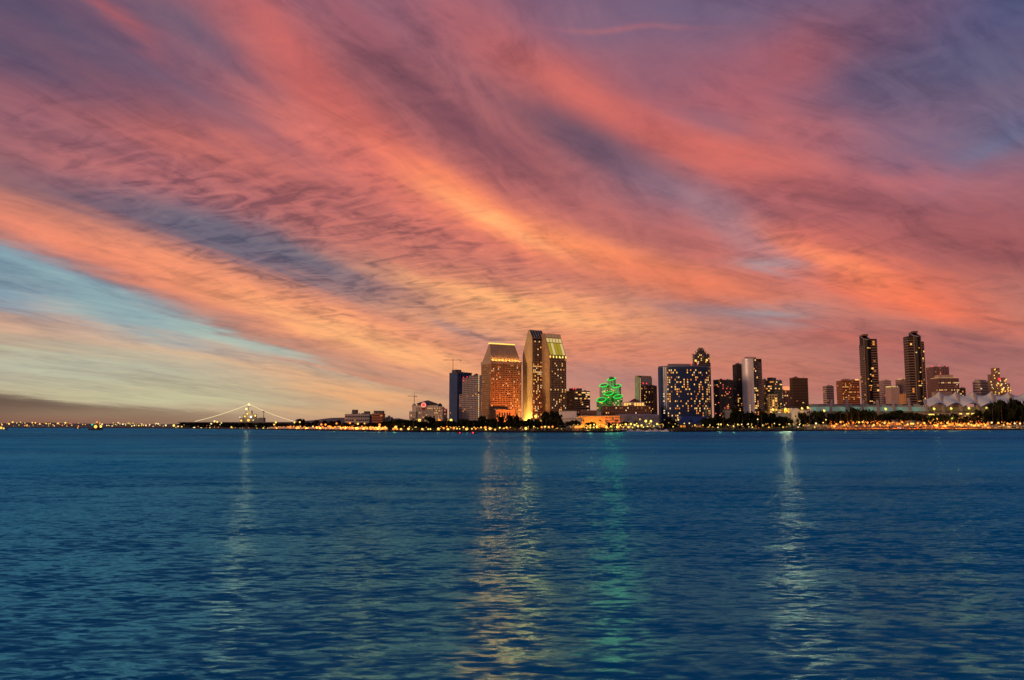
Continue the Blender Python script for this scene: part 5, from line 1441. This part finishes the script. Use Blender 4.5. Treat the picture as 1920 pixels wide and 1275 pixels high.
def where(base, u):
    c = sorted(MARKS, key=lambda m: abs(m[0] - u))
    for mu, nm in c[:5]:
        if abs(mu - u) > 40: break
        for rel in (('below the',) if abs(mu - u) < 3.5 else ('just left of the', 'left of the') if u < mu else ('just right of the', 'right of the')):
            if rel.startswith('just') and abs(mu - u) > 14: continue
            t = base + ' ' + rel + ' ' + nm
            if t not in USED and len(t.split()) <= 16: USED.add(t); return t
    return base + ' near the ' + c[0][1]
# palms along the brightly lit right-hand shore
PALMS = 0
u = 1548
while u < 1850:
    v = 781 + rng.uniform(-4, 5); PALMS += 1
    if not (1660 < u < 1726 and v < 785):
        tree(where('slim palm among the orange lamps', u), u, v, rng.uniform(3.2, 4.6), shore_d(u, rng.uniform(22, 70)), 'palm', PALMS, 'palms among the orange lamps on the eastern shore', 'palm')
    u += rng.uniform(5, 10)
for u, v in ((1024, 783), (1031, 780), (1046, 783), (1093, 786), (1126, 787), (1156, 786), (1296, 787), (1312, 789)):
    tree(where('slim dark palm on the esplanade', u), u, v, 4.2, shore_d(u, 40), 'palm', int(u), 'palms on the esplanade below the hotels', 'palm')
for u, v in ((1576, 770), (1589, 767), (1597, 762), (1611, 766), (1640, 771), (1862, 752), (1879, 750), (1357, 772), (1392, 766), (1428, 772), (1518, 769), (1545, 774), (775, 784), (838, 784), (932, 777), (1016, 779)):
    tree(where('tall palm standing over the trees', u), u, v, 5.0, shore_d(u, 30), 'palm', int(u), 'tall palms over the shore trees', 'palm')
BELT = []
for (ua, ub, vt, st, ex) in ((728, 1062, 789.5, 17, 95), (1335, 1552, 782.5, 17, 175), (1552, 1660, 781, 18, 190), (1848, 1935, 771, 15, 185)):
    u = ua
    while u < ub:
        if not (985 < u < 996):
            tree(where('dark park-belt tree', u), u, (789 if 1478 < u < 1504 else vt) + rng.uniform(-3, 3), rng.uniform(10, 13), shore_d(u, ex + rng.uniform(-8, 8)), rng.choice(('round', 'round', 'tall', 'umbrella')), rng.randrange(4), 'dark trees of the park belt')
        u += st * rng.uniform(.8, 1.2)
# hedge-like low growth behind the waterside, too dense to count
mb = MB(); rr = random.Random(9)
for k in range(900):
    u = rr.uniform(500, 1980); y = shore_y(u) + rr.uniform(30, 44); x = kx(u, 800) * y; h = rr.uniform(1.2, 3.4)
    if 1160 < u < 1255: continue
    leaf_clump(mb, Vector((x, y, GZ + h * .45)), rr.uniform(1.4, 2.6), 9, .7, rr, .55)
mb.build('shrubbery', LEAF2, kind='stuff')

# ------------------------------------------------------------------ lamps
LM = {}
def lamp(u, v, rpx, D, m, label, group, c=None, watts=0):
    if group and 'set back among' not in group: label = where(('small ' if rpx < 1.15 else 'large ' if rpx > 1.8 else '') + {'lamp_gold': 'gold', 'lamp_orange': 'orange', 'lamp_yellow': 'yellow', 'lamp_pale': 'pale', 'lamp_white': 'white', 'lamp_red': 'red'}[m.name] + ' ' + label, u)
    s = px(D); x = kx(u, 795) * D; z = zz(v, D); h = max(z - GZ, .6); z0 = z - h
    ph = max(2, round(h)); kp = ('pole', ph, round(s, 1))
    if kp not in LM:
        b = MB(); b.tube((0, 0, 0), (0, 0, 1), .14 + .1 * s, .10 + .08 * s, 6); b.tube((0, 0, 0), (0, 0, .12), .26 + .1 * s, .2 + .1 * s, 8); LM[kp] = b.mesh('pole', METAL)
    kg = ('globe', m.name, round(rpx * s * 4) / 4)
    if kg not in LM:
        b = MB(); b.ball((0, 0, 0), max(.25, rpx * s), 10, 6); LM[kg] = b.mesh('globe', m)
    o = thing('street_lamp', label, 'street lamp', (x, D, z0), 0, group)
    p = link('pole', LM[kp], o); p.scale = (1, 1, h)
    g = link('globe', LM[kg], o); g.location = (0, 0, h)
    if watts: pt_light((x, D - rpx * s - .6, z), c, watts * 2.5, max(.4, rpx * s), None)
    return o
CG, CO, CY, CP_ = (1, .52, .12), (1, .21, .02), (1, .72, .18), (1, .78, .42)
lr = random.Random(21)
def row_size(r): return r * 1.3
def row(n, u0, u1, v0, v1, r0, r1, ex, mats, label, group, c=None, watts=0, every=1, pts=None):
    for k in range(n):
        u = u0 + (u1 - u0) * (k + lr.uniform(.1, .9)) / n
        q = lr.random()
        lamp(u, v0 + (v1 - v0) * q, row_size(lr.uniform(r0, r1)), shore_d(u, lr.uniform(*ex)), lr.choice(mats), label, group, c, watts if k % every == 0 else 0)
ONES = 'zeroth first second third fourth fifth sixth seventh eighth ninth tenth eleventh twelfth thirteenth fourteenth fifteenth sixteenth seventeenth eighteenth nineteenth'.split()
TENS = {2: ('twentieth', 'twenty'), 3: ('thirtieth', 'thirty'), 4: ('fortieth', 'forty')}
def ordinal(n): return ONES[n] if n < 20 else TENS[n // 10][0] if n % 10 == 0 else TENS[n // 10][1] + '-' + ONES[n % 10]
far = []
for (n, u0, u1, v0, v1, r0, r1, ex, mats, grp) in ((16, 2, 128, 791.5, 798.5, .9, 2.0, (60, 300), (L_GOLD, L_GOLD, L_ORANGE, L_YELLOW), 'gold lamps along the far western bank'),
        (5, 130, 190, 794, 799, .8, 1.4, (60, 200), (L_GOLD, L_ORANGE, L_WHITE), 'faint lamps behind the tug'), (20, 190, 300, 792.5, 799.5, .9, 1.9, (50, 260), (L_PALE, L_YELLOW, L_PALE), 'pale lamps along the far bank')):
    for k in range(n):
        u = u0 + (u1 - u0) * (k + lr.uniform(.1, .9)) / n
        far.append((u, lr.uniform(v0, v1), lr.uniform(r0, r1), shore_d(u, lr.uniform(*ex)), lr.choice(mats), grp))
far.sort(key=lambda a: a[0])
for k, (u, v, r_, D, m, grp) in enumerate(far):
    lamp(u, v, r_ * .72, D, m, ordinal(k + 1) + ' shore lamp of the far bank counting from the west', None)['group'] = grp
G1 = 'yellow globe lamps on the wooded point'
for u, v, r in ((311, 797.5, 2.4), (326, 797.8, 3.6), (334, 799.6, 2), (341, 800, 2), (364, 801, 3.4), (376, 798, 1.8), (377.5, 803, 2.8), (387, 803, 1.6), (396, 794.5, 2.6), (402, 790, 3), (407, 791, 2.8), (394, 802, 1.6), (415, 793, 2), (425, 800, 2.2), (434, 801, 2.4), (446, 800.6, 2.2),
                (481, 799, 2.6), (482, 803, 2), (494, 803, 2), (503, 802.6, 3), (508, 803, 2.4), (514, 796, 2.4), (517, 792, 2.4), (552, 792, 2.2), (562, 791.5, 2)):
    lamp(u, v, r * .62, shore_d(u, 22), lr.choice((L_YELLOW, L_GOLD, L_PALE)), 'globe lamp on the wooded point', G1, CY, 500 if r > 2.9 else 0)
row(46, 516, 728, 799.5, 803.5, .8, 1.6, (12, 30), (L_ORANGE, L_GOLD, L_ORANGE), 'lamp in the low sea-wall row', 'orange lamps along the low sea wall', CO, 3000, 2)
row(8, 590, 735, 793, 797, 1.0, 1.5, (26, 50), (L_ORANGE, L_ORANGE, L_GOLD), 'lamp set back above the sea-wall row', 'reddish lamps above the orange row')
for u, v, r in ((738, 804.5, 2.8), (742, 801, 3.2), (744.5, 804.5, 2.6), (752, 805, 3), (766, 804, 3), (792, 805, 2.8), (803, 804.5, 2), (807, 804.5, 2), (822, 804, 2.8), (840, 805, 3), (832, 803, 2), (851, 802.5, 2.8), (857, 803.5, 2), (869, 801, 2.6), (875, 804.5, 3), (892, 803.8, 2.4),
                (902, 801.5, 2.4), (910, 801.5, 3.4), (911, 805.6, 2.6), (919, 803.5, 3), (928.5, 805.5, 2.6), (885, 804, 1.8), (950, 801.5, 2.2), (986, 803.2, 3), (1001, 800, 1.6), (1015.5, 801, 2), (1022, 800, 2.2), (1029, 800.8, 2.4), (1036, 800, 2), (823, 805.8, 2), (838, 800, 1.6), (862, 804, 1.8), (937, 802, 2), (945, 803, 1.8)):
    lamp(u, v, r * .72, shore_d(u, 16), lr.choice((L_GOLD, L_GOLD, L_ORANGE, L_YELLOW)), 'globe lamp on the sea wall', 'amber globe lamps below the dark trees', CG, 700 if r > 2.7 else 0)
for u, v, m in ((786.5, 788, L_YELLOW), (823.5, 788.5, L_ORANGE), (845.5, 788, L_YELLOW), (1014.5, 789, L_GOLD), (1004.5, 780.5, L_YELLOW)):
    lamp(u, v, 2.8, shore_d(u, 110), m, {786: 'big yellow lamp glowing left of the tall round tree by the domed hotel', 823: 'big orange lamp glowing right of the tall round tree by the domed hotel', 845: 'big yellow lamp at the foot of the blue glass tower',
         1014: 'big gold lamp at the foot of the tallest hotel', 1004: 'yellow-green lamp on the wall of the tallest hotel podium'}[int(u)], 'large lamps set back among the hotels', CY, 900)
for k, (u, v, r) in enumerate(((1083, 800.5, 3.4), (1088.5, 800.4, 3.6), (1079, 801, 2.6), (1100, 802.4, 1.8), (1107, 797.4, 2.6), (1107, 801.2, 2.6), (1114, 796, 2), (1113, 801.4, 2.2), (1119, 798.5, 2), (1119, 801.2, 2.2), (1137, 800.8, 3.2), (1145.5, 799.4, 2.6), (1157.5, 800.6, 3), (1157.5, 796.5, 2), (1168.5, 801, 2.2), (1178.5, 800.8, 2.8),
                (1183, 795, 2.4), (1173.5, 795.5, 2.2), (1190, 797, 2.2), (1196, 799, 2.2), (1203, 797.5, 2.4), (1211, 789.6, 3.6), (1220.5, 789.8, 3), (1217.5, 794, 2), (1200, 786, 1.8), (1232, 795, 2.2), (1206, 801, 2), (1214, 799.4, 2), (1186, 801.5, 2), (1226, 799, 1.8), (1163, 797, 1.8), (1194, 794, 1.8))):
    lamp(u, v, r * .72, shore_d(u, 34) if u < 1165 else shore_d(u, 24), L_ORANGE if u < 1092 else lr.choice((L_YELLOW, L_YELLOW, L_GOLD)), 'lamp in the glowing cluster' if u < 1092 else 'quay lamp', 'orange lamps before the ochre hall' if u < 1092 else 'yellow lamps on the marina quay', CY if u > 1092 else CO, 1500 if r > 2.5 else 0)
for u, v, r in ((1262, 800, 1.6), (1272, 787, 2), (1292.5, 793.5, 1.8), (1283, 794, 1.4), (1347, 795.5, 2.4), (1352, 795.5, 2.4), (1346, 801.4, 1.8), (1375.5, 799, 2.4), (1383.5, 795.8, 2), (1390.5, 795.8, 1.8), (1403, 795, 2), (1410.5, 801, 2.2), (1421, 786, 2.4), (1441.5, 801.2, 1.8), (1461, 796, 1.6), (1468, 801, 1.8), (1479.5, 795, 2.2),
                (1496, 801, 2), (1499, 796, 2.2), (1506, 797.5, 1.6), (1530, 794, 2.6), (1527.5, 801, 1.8), (1543.5, 792.4, 2), (1549, 787, 2), (1364, 796, 1.6), (1430, 797, 1.6), (1452, 794, 1.6), (1517, 797, 1.6), (1331, 797, 1.8), (1318, 797, 1.4), (1303, 797, 1.4)):
    lamp(u, v, r * .66, shore_d(u, 20), lr.choice((L_YELLOW, L_GOLD, L_PALE)), 'park promenade lamp', 'yellow lamps along the park promenade', CY, 600 if r > 2.1 else 0)
for u, v, wt_, lab in ((1450.5, 769.5, 6000, 'yellow flood lamp at the foot of the gold-lit balcony block'), (1474, 768.5, 9000, 'brightest flood lamp at the foot of the orange sign tower'), (1505, 767.6, 5000, 'yellow flood lamp behind the round tree by the gabled shed'), (1516, 766, 5000, 'yellow flood lamp above the pale flat annex'), (1546.5, 771.5, 6000, 'yellow flood lamp at the west end of the convention hall'),
                  (1662, 768.5, 5000, 'yellow flood lamp standing left of the great fig'), (1753, 768, 9000, 'tall yellow flood lamp under the first tent sail'), (1785, 767.5, 9000, 'tall yellow flood lamp under the second tent sail'), (1818.5, 767, 7000, 'tall yellow flood lamp under the third tent sail'), (1852, 766.5, 6000, 'tall yellow flood lamp under the fourth tent sail')):
    D = 985 if u < 1520 else shore_d(u, 175)
    s = px(D); x = kx(u, 790) * D; z = zz(v, D)
    o = thing('flood_lamp', lab, 'flood lamp', (x, D, GZ))
    b = MB(); b.tube((0, 0, 0), (0, 0, z - GZ), .35, .22, 7); b.build('pole', METAL, o)
    b = MB(); b.box(-.9 * s, .9 * s, -.4, .4, z - GZ, z - GZ + .35); b.build('crossarm', METAL, o)
    b = MB(); b.ball((-.7 * s, 0, z - GZ + .5 + 1.1 * s), 1.5 * s, 8, 6, 1.5); b.ball((.9 * s, 0, z - GZ + .4 + .9 * s), 1.2 * s, 8, 6, 1.3); b.build('lamp_head', L_YELLOW, o)
    pt_light((x, D - 2.2, z + .8), CY, wt_, 1.2 * s)
row(34, 1556, 1752, 791, 799.5, .7, 1.6, (24, 60), (L_ORANGE, L_GOLD, L_ORANGE), 'shore lamp among palms', 'orange lamps between the eastern palms', CO, 3600, 2)
row(30, 1752, 1850, 793, 799.5, .8, 1.7, (24, 60), (L_ORANGE, L_ORANGE, L_GOLD), 'shore lamp', 'orange lamps below the tent sails', CO, 3200, 2)
row(10, 1850, 1935, 792, 797, .9, 1.6, (30, 80), (L_ORANGE, L_GOLD, L_PALE), 'grove lamp', 'amber lamps at the foot of the great grove', CG, 3000, 2)
row(8, 1735, 1800, 776, 789, .9, 1.6, (140, 170), (L_YELLOW, L_GOLD), 'lamp among lit trees', 'yellow lamps among the lit trees', CY, 2600, 2)

# small lights added between the lamps to make the shore glow continuous
mb = MB(); lr2 = random.Random(77); fm = []
for (n, ua, ub, va, vb_, ex, ci) in ((70, 512, 730, 799.5, 803.5, (10, 30), 0), (70, 736, 1062, 799, 805, (12, 40), 1), (130, 1068, 1245, 795, 801.5, (24, 60), 1), (50, 1265, 1560, 794, 801.5, (16, 50), 2), (260, 1556, 1860, 789, 800.5, (22, 60), 0), (50, 1850, 1940, 791, 798, (20, 60), 0), (60, -10, 300, 793, 799, (40, 300), 2), (40, 1730, 1850, 776, 788, (150, 175), 2), (26, 300, 505, 796, 803, (14, 30), 2)):
    for k in range(n):
        u = lr2.uniform(ua, ub); D = shore_d(u, lr2.uniform(*ex)); nf0 = len(mb.f)
        mb.ball((kx(u, 795) * D, D, zz(lr2.uniform(va, vb_), D)), lr2.uniform(.45, .95) * px(D), 6, 4)
        mi = (ci + (1 if lr2.random() < .3 else 0)) % 3
        fm += [mi] * (len(mb.f) - nf0)
ss = mb.build('shore_lights', glow('spark_orange', (1, .20, .02), 1.25, 'NONE'), kind='stuff')
ss.data.materials.append(glow('spark_gold', (1, .40, .06), 1.4, 'NONE')); ss.data.materials.append(glow('spark_yellow', (1, .68, .16), 1.3, 'NONE'))
ss.data.polygons.foreach_set('material_index', fm)
# low pale wall behind the orange lamp row
r = thing('promenade_wall', 'long low pale wall lit orange behind the sea-wall lamp row', 'wall', (0, 0, GZ))
for k in range(27):
    u0, u1 = 508 + k * 8.2, 508 + k * 8.2 + 8.05
    a, c = P(u0, shore_y(u0) + 32, 0), P(u1, shore_y(u1) + 32, 0)
    b = MB(); d_ = Vector((c[0] - a[0], c[1] - a[1])); L_ = d_.length; d_.normalize(); nn = Vector((d_.y, -d_.x))
    b.obox(a, d_, nn, 0, L_ - .02, -.3, 0, 0, 2.3 + (.25 if k % 3 == 0 else 0)); b.build('wall_panel', CREAM, r)
# ------------------------------------------------------------------ the strung museum ship behind the point
def ship():
    D = 2050; s = px(D)
    r = thing('museum_ship', 'grey aircraft carrier dressed with two light strings rising to its mast', 'ship', (kx(460, 790) * D, D, 0))
    X = lambda u: (u - 460) * s; Z = lambda v: zz(v, D)
    b = MB(); b.hexa([(X(345), 0, -1), (X(548), 0, -1), (X(548), 32, -1), (X(345), 32, -1), (X(338), -4, Z(792.5)), (X(553), -4, Z(792.5)), (X(553), 36, Z(792.5)), (X(338), 36, Z(792.5))]); b.build('hull', HULL_D, r)
    b = MB(); b.box(X(336), X(555), -7, 38, Z(792.4), Z(791.2)); b.build('flight_deck', NAVY_G, r)
    b = MB(); b.box(X(449), X(494), 2, 16, Z(791.1), Z(784)); b.box(X(455), X(478), 3, 14, Z(784) + .01, Z(777)); b.box(X(459), X(470), 4, 12, Z(777) + .01, Z(770)); b.box(X(483.5), X(494), 3, 13, Z(784) + .01, Z(783)); b.build('island', NAVY_G, r)
    b = MB(); b.tube((X(463), 8, Z(770)), (X(463), 8, Z(757)), .8, .4); b.box(X(460), X(466), 7.5, 8.5, Z(762.4), Z(761.9)); b.build('mast', METAL, r)
    b = MB(); b.tube((X(492), 8, Z(784)), (X(492), 8, Z(770.5)), 1.0, .7); b.box(X(490), X(494), 7, 9, Z(772.6), Z(770.5)); b.build('radar_mast', METAL, r)
    for (ua, va, ub, vb) in ((366, 790.2, 466, 757.8), (466, 757.8, 550, 789.8)):
        a, c = Vector((X(ua), 0, Z(va))), Vector((X(ub), 0, Z(vb))); b = MB(); n = 16; prev = a
        for k in range(1, n + 1):
            q = k / n; p = a.lerp(c, q); p.z -= 5 * math.sin(math.pi * q) * .6; b.tube(prev, p, .55 * s, n=5); prev = p
        b.build('light_string', glow('string_light', (1, .80, .42), .95, 'NONE'), r)
    for u, v, q, m in ((466, 758.5, 4.2, L_PALE), (461.5, 767, 4, L_PALE), (463.6, 776, 2.6, L_YELLOW), (478.6, 779.5, 3, L_YELLOW), (470.5, 781.8, 3.4, L_WHITE), (459, 780.8, 2.6, L_YELLOW), (466, 788, 4.2, L_GOLD), (452.6, 788.6, 3.4, L_GOLD), (475, 787.6, 2, L_PALE), (450, 782.3, 1.4, L_WHITE)):
        b = MB(); b.ball((X(u), -1.5, Z(v)), q * .54 * s, 9, 6); b.build('deck_light', m, r)
    pt_light((kx(465, 790) * D, D - 8, Z(775)), (1, .6, .25), 22000, 5)
ship()

# added spots without fixtures, aimed over the bay to draw light columns on the water
def reflection_spot(u, v, D, c, watts, rad):
    p = at(u, v, D)
    return spot(p, (p.x * .12, 120, 0), c, watts, 16, .8, rad)
REFLECTION_SPOTS = [(464, 770, 2030, (1, .24, .08), 6e5, 5), (990, 779, 935, (1, .19, .03), 1.8e5, 4), (985, 772, 935, (1, .19, .03), 0.9e5, 3), (1474, 768, 980, (1, .20, .06), 1.6e5, 3), (1468, 768, 980, (1, .24, .10), 0.7e5, 2.5), (1480, 768, 980, (1, .22, .10), 0.5e5, 2.5),
         (1142, 735, 1160, (.05, .8, .30), 0.5e4, 8), (1150, 735, 1160, (.05, .8, .30), 0.5e4, 8), (1160, 742, 1160, (.05, .8, .30), 0.4e4, 8)]
for k, u in enumerate((906, 914, 919, 925, 934, 941, 950, 958, 966)):
    REFLECTION_SPOTS.append((u, 783 - (k % 3) * 3, 890, (1, .10 + .02 * (k % 2), .015), (1.1e5, 1.5e5, 0.7e5)[k % 3], 2.2))
for a in REFLECTION_SPOTS: reflection_spot(*a)

# ------------------------------------------------------------------ boats
def hull_mesh(mb, L_, W_, h, z=-.3):
    st = [(-.5, .82), (-.2, 1.0), (.15, .95), (.36, .62), (.5, .03)]
    i = len(mb.v)
    for x, w in st:
        mb.v += [(x*L_, -W_/2*w*.8, z), (x*L_, -W_/2*w, h*(1 + max(0, x)*.5)), (x*L_, W_/2*w, h*(1 + max(0, x)*.5)), (x*L_, W_/2*w*.8, z)]
    for k in range(len(st) - 1):
        a = i + k*4
        for p, q in ((0, 1), (1, 2), (2, 3)): mb.f.append((a + p, a + 4 + p, a + 4 + q, a + q))
    mb.f.append((i, i+1, i+2, i+3)); e = i + 4*(len(st)-1); mb.f.append((e+3, e+2, e+1, e))
def boat(label, u, vw, Lpx, kind, rz, group=None, hull=HULL_W, lights=()):
    D = HC * F / (vw - 799.5); s = px(D); L_ = Lpx * s
    r = thing({'yacht': 'motor_yacht', 'sail': 'sailing_boat', 'tug': 'tug_boat', 'open': 'small_boat'}[kind], label, 'boat', (kx(u, 805) * D, D, 0), rz, group)
    h = {'yacht': .13, 'sail': .09, 'tug': .13, 'open': .08}[kind] * L_
    b = MB(); hull_mesh(b, L_, L_ * .3, h); b.build('hull', hull, r)
    if kind == 'yacht':
        b = MB(); b.hexa([(-.34*L_, -.1*L_, h), (.18*L_, -.1*L_, h), (.18*L_, .1*L_, h), (-.34*L_, .1*L_, h), (-.32*L_, -.09*L_, h*1.9), (.06*L_, -.08*L_, h*1.9), (.06*L_, .08*L_, h*1.9), (-.32*L_, .09*L_, h*1.9)]); b.build('cabin', HULL_W, r)
        b = MB(); b.box(-.28*L_, .05*L_, -.104*L_, .104*L_, h*1.3, h*1.62); b.build('cabin_window', GLASS_N, r)
        b = MB(); b.hexa([(-.24*L_, -.07*L_, h*1.91), (-.02*L_, -.07*L_, h*1.91), (-.02*L_, .07*L_, h*1.91), (-.24*L_, .07*L_, h*1.91), (-.24*L_, -.07*L_, h*2.4), (-.08*L_, -.06*L_, h*2.4), (-.08*L_, .06*L_, h*2.4), (-.24*L_, .07*L_, h*2.4)]); b.build('flybridge', HULL_W, r)
        b = MB(); b.tube((-.18*L_, 0, h*2.4), (-.2*L_, 0, h*3.4), .03*L_*.4); b.build('mast', METAL, r)
    elif kind == 'sail':
        b = MB(); b.hexa([(-.2*L_, -.07*L_, h), (.18*L_, -.06*L_, h), (.18*L_, .06*L_, h), (-.2*L_, .07*L_, h), (-.18*L_, -.06*L_, h*1.6), (.1*L_, -.05*L_, h*1.5), (.1*L_, .05*L_, h*1.5), (-.18*L_, .06*L_, h*1.6)]); b.build('cabin', HULL_W, r)
        b = MB(); b.tube((.06*L_, 0, h), (.06*L_, 0, L_*1.15), .1, .07, 6); b.tube((.06*L_, -.12*L_, L_*.7), (.06*L_, .12*L_, L_*.7), .05, n=4); b.build('mast', STEEL, r)
        b = MB(); b.tube((.06*L_, 0, h*2.4), (-.38*L_, 0, h*2.3), .16, n=6); b.build('boom', mat('sail_cover', (.03, .05, .16), .8), r)
        b = MB(); b.tube((.06*L_, 0, L_*1.15), (.49*L_, 0, h*1.4), .03, n=3); b.tube((.06*L_, 0, L_*1.15), (-.48*L_, 0, h*1.2), .03, n=3); b.build('stays', STEEL, r)
    elif kind == 'tug':
        b = MB(); b.box(-.18*L_, .22*L_, -.1*L_, .1*L_, h*.95, h*2.2); b.box(-.0*L_, .18*L_, -.08*L_, .08*L_, h*2.21, h*3.3); b.build('wheelhouse', HULL_D, r)
        b = MB(); b.box(.0*L_, .183*L_, -.084*L_, .084*L_, h*2.55, h*3.0); b.build('wheelhouse_window', GLASS_D, r)
        b = MB(); b.tube((.02*L_, 0, h*3.3), (.02*L_, 0, h*5.6), .02*L_, .012*L_); b.tube((-.12*L_, 0, h*2.2), (-.12*L_, 0, h*3.4), .05*L_, .045*L_); b.build('mast', METAL, r)
    else:
        b = MB(); b.box(-.1*L_, .12*L_, -.08*L_, .08*L_, h*.9, h*2.4); b.build('cabin', HULL_D, r)
    for x, z, q, m in lights:
        b = MB(); b.ball((x*L_, -.13*L_, h*z), q*s, 8, 5); b.build('deck_lamp', m, r)
    return r
boat('dark tug with two yellow lamps and a green lamp off the far bank', 179.5, 806.4, 25, 'tug', .1, None, HULL_D, ((.03, 2.0, 3.0, L_GOLD), (.40, 2.1, 2.2, L_YELLOW), (-.22, 3.2, 1.7, glow('lamp_teal', (.02, .5, .25), 1.5)), (.10, 4.6, 1.4, L_ORANGE)))
boat('dark boat with a yellow lamp at the far left edge of the bay', 3, 805.3, 22, 'open', .2, None, HULL_D, ((.0, 1.8, 2.2, L_GOLD), (.2, 1.2, 1.6, L_GOLD)))
boat('low dark boat far off left of the tug', 145, 803.8, 12, 'open', .1, None, HULL_D, ((.1, 1.6, .9, L_GOLD),))
boat('tiny dark skiff on open water under the orange lamp row', 631.5, 812.8, 4.6, 'open', .3, None, HULL_D)
boat('small dark launch with a red lamp off the pale gridded tower', 889, 812.8, 12, 'open', .15, None, HULL_D, ((-.2, 1.6, 1.5, L_RED),))
boat('low red-lit launch left of the other red-lamped launch', 861, 812.4, 11, 'open', .1, None, mat('red_hull', (.25, .03, .04), .5), ((.1, 1.3, 1.0, L_RED),))
Y_ = [('white motor yacht moored at the west end of the marina', 1158, 808.9, 15, 'yacht', .3), ('long white motor yacht second along the marina', 1171, 808.7, 16, 'yacht', .1), ('blue-shadowed motor yacht below the marina lamps', 1185, 808.9, 14, 'yacht', -.2),
      ('sailing boat with the tallest mast among the motor yachts', 1179, 808.5, 12, 'sail', .4), ('sailing boat under the two big marina lamps', 1211, 808.6, 12, 'sail', .7), ('white motor yacht in the middle of the marina', 1199, 808.8, 15, 'yacht', .2),
      ('sailing boat near the corner of the slate hall', 1224, 808.5, 12, 'sail', .5), ('white motor yacht moored right of the middle of the marina', 1216, 808.9, 14, 'yacht', 3.0), ('dark-covered sailing boat near the curved hotel', 1239, 808.6, 12, 'sail', 2.7),
      ('motor yacht near the east end of the marina', 1231, 808.9, 15, 'yacht', .2), ('last motor yacht before the dark tree by the curved hotel', 1247, 808.9, 13, 'yacht', 2.9), ('sailing boat close to the ochre hall end of the marina', 1192, 808.5, 11, 'sail', 2.2)]
for lab, u, v, L_, kd, rz in Y_: boat(lab, u, v, L_, kd, rz, 'boats moored in the marina')
# a pale box van on the shore road
D = shore_d(1687, 12); s = px(D)
r = thing('parked_van', 'pale parked van on the low road below the great fig', 'van', (kx(1687, 800) * D, D, GZ + .02))
b = MB(); b.box(-2.6, 1.5, -1, 1, .45, 2.5); b.build('cargo_box', HULL_W, r)
b = MB(); b.hexa([(1.51, -.95, .45), (2.9, -.95, .45), (2.9, .95, .45), (1.51, .95, .45), (1.51, -.9, 2.2), (2.2, -.9, 2.1), (2.2, .9, 2.1), (1.51, .9, 2.2)]); b.build('cab', HULL_W, r)
for x in (-1.7, 2.0):
    for y in (-.9, .9):
        b = MB(); b.tube((x, y - .12, .42), (x, y + .12, .42), .42, n=10); b.build('wheel', ROOFD, r)
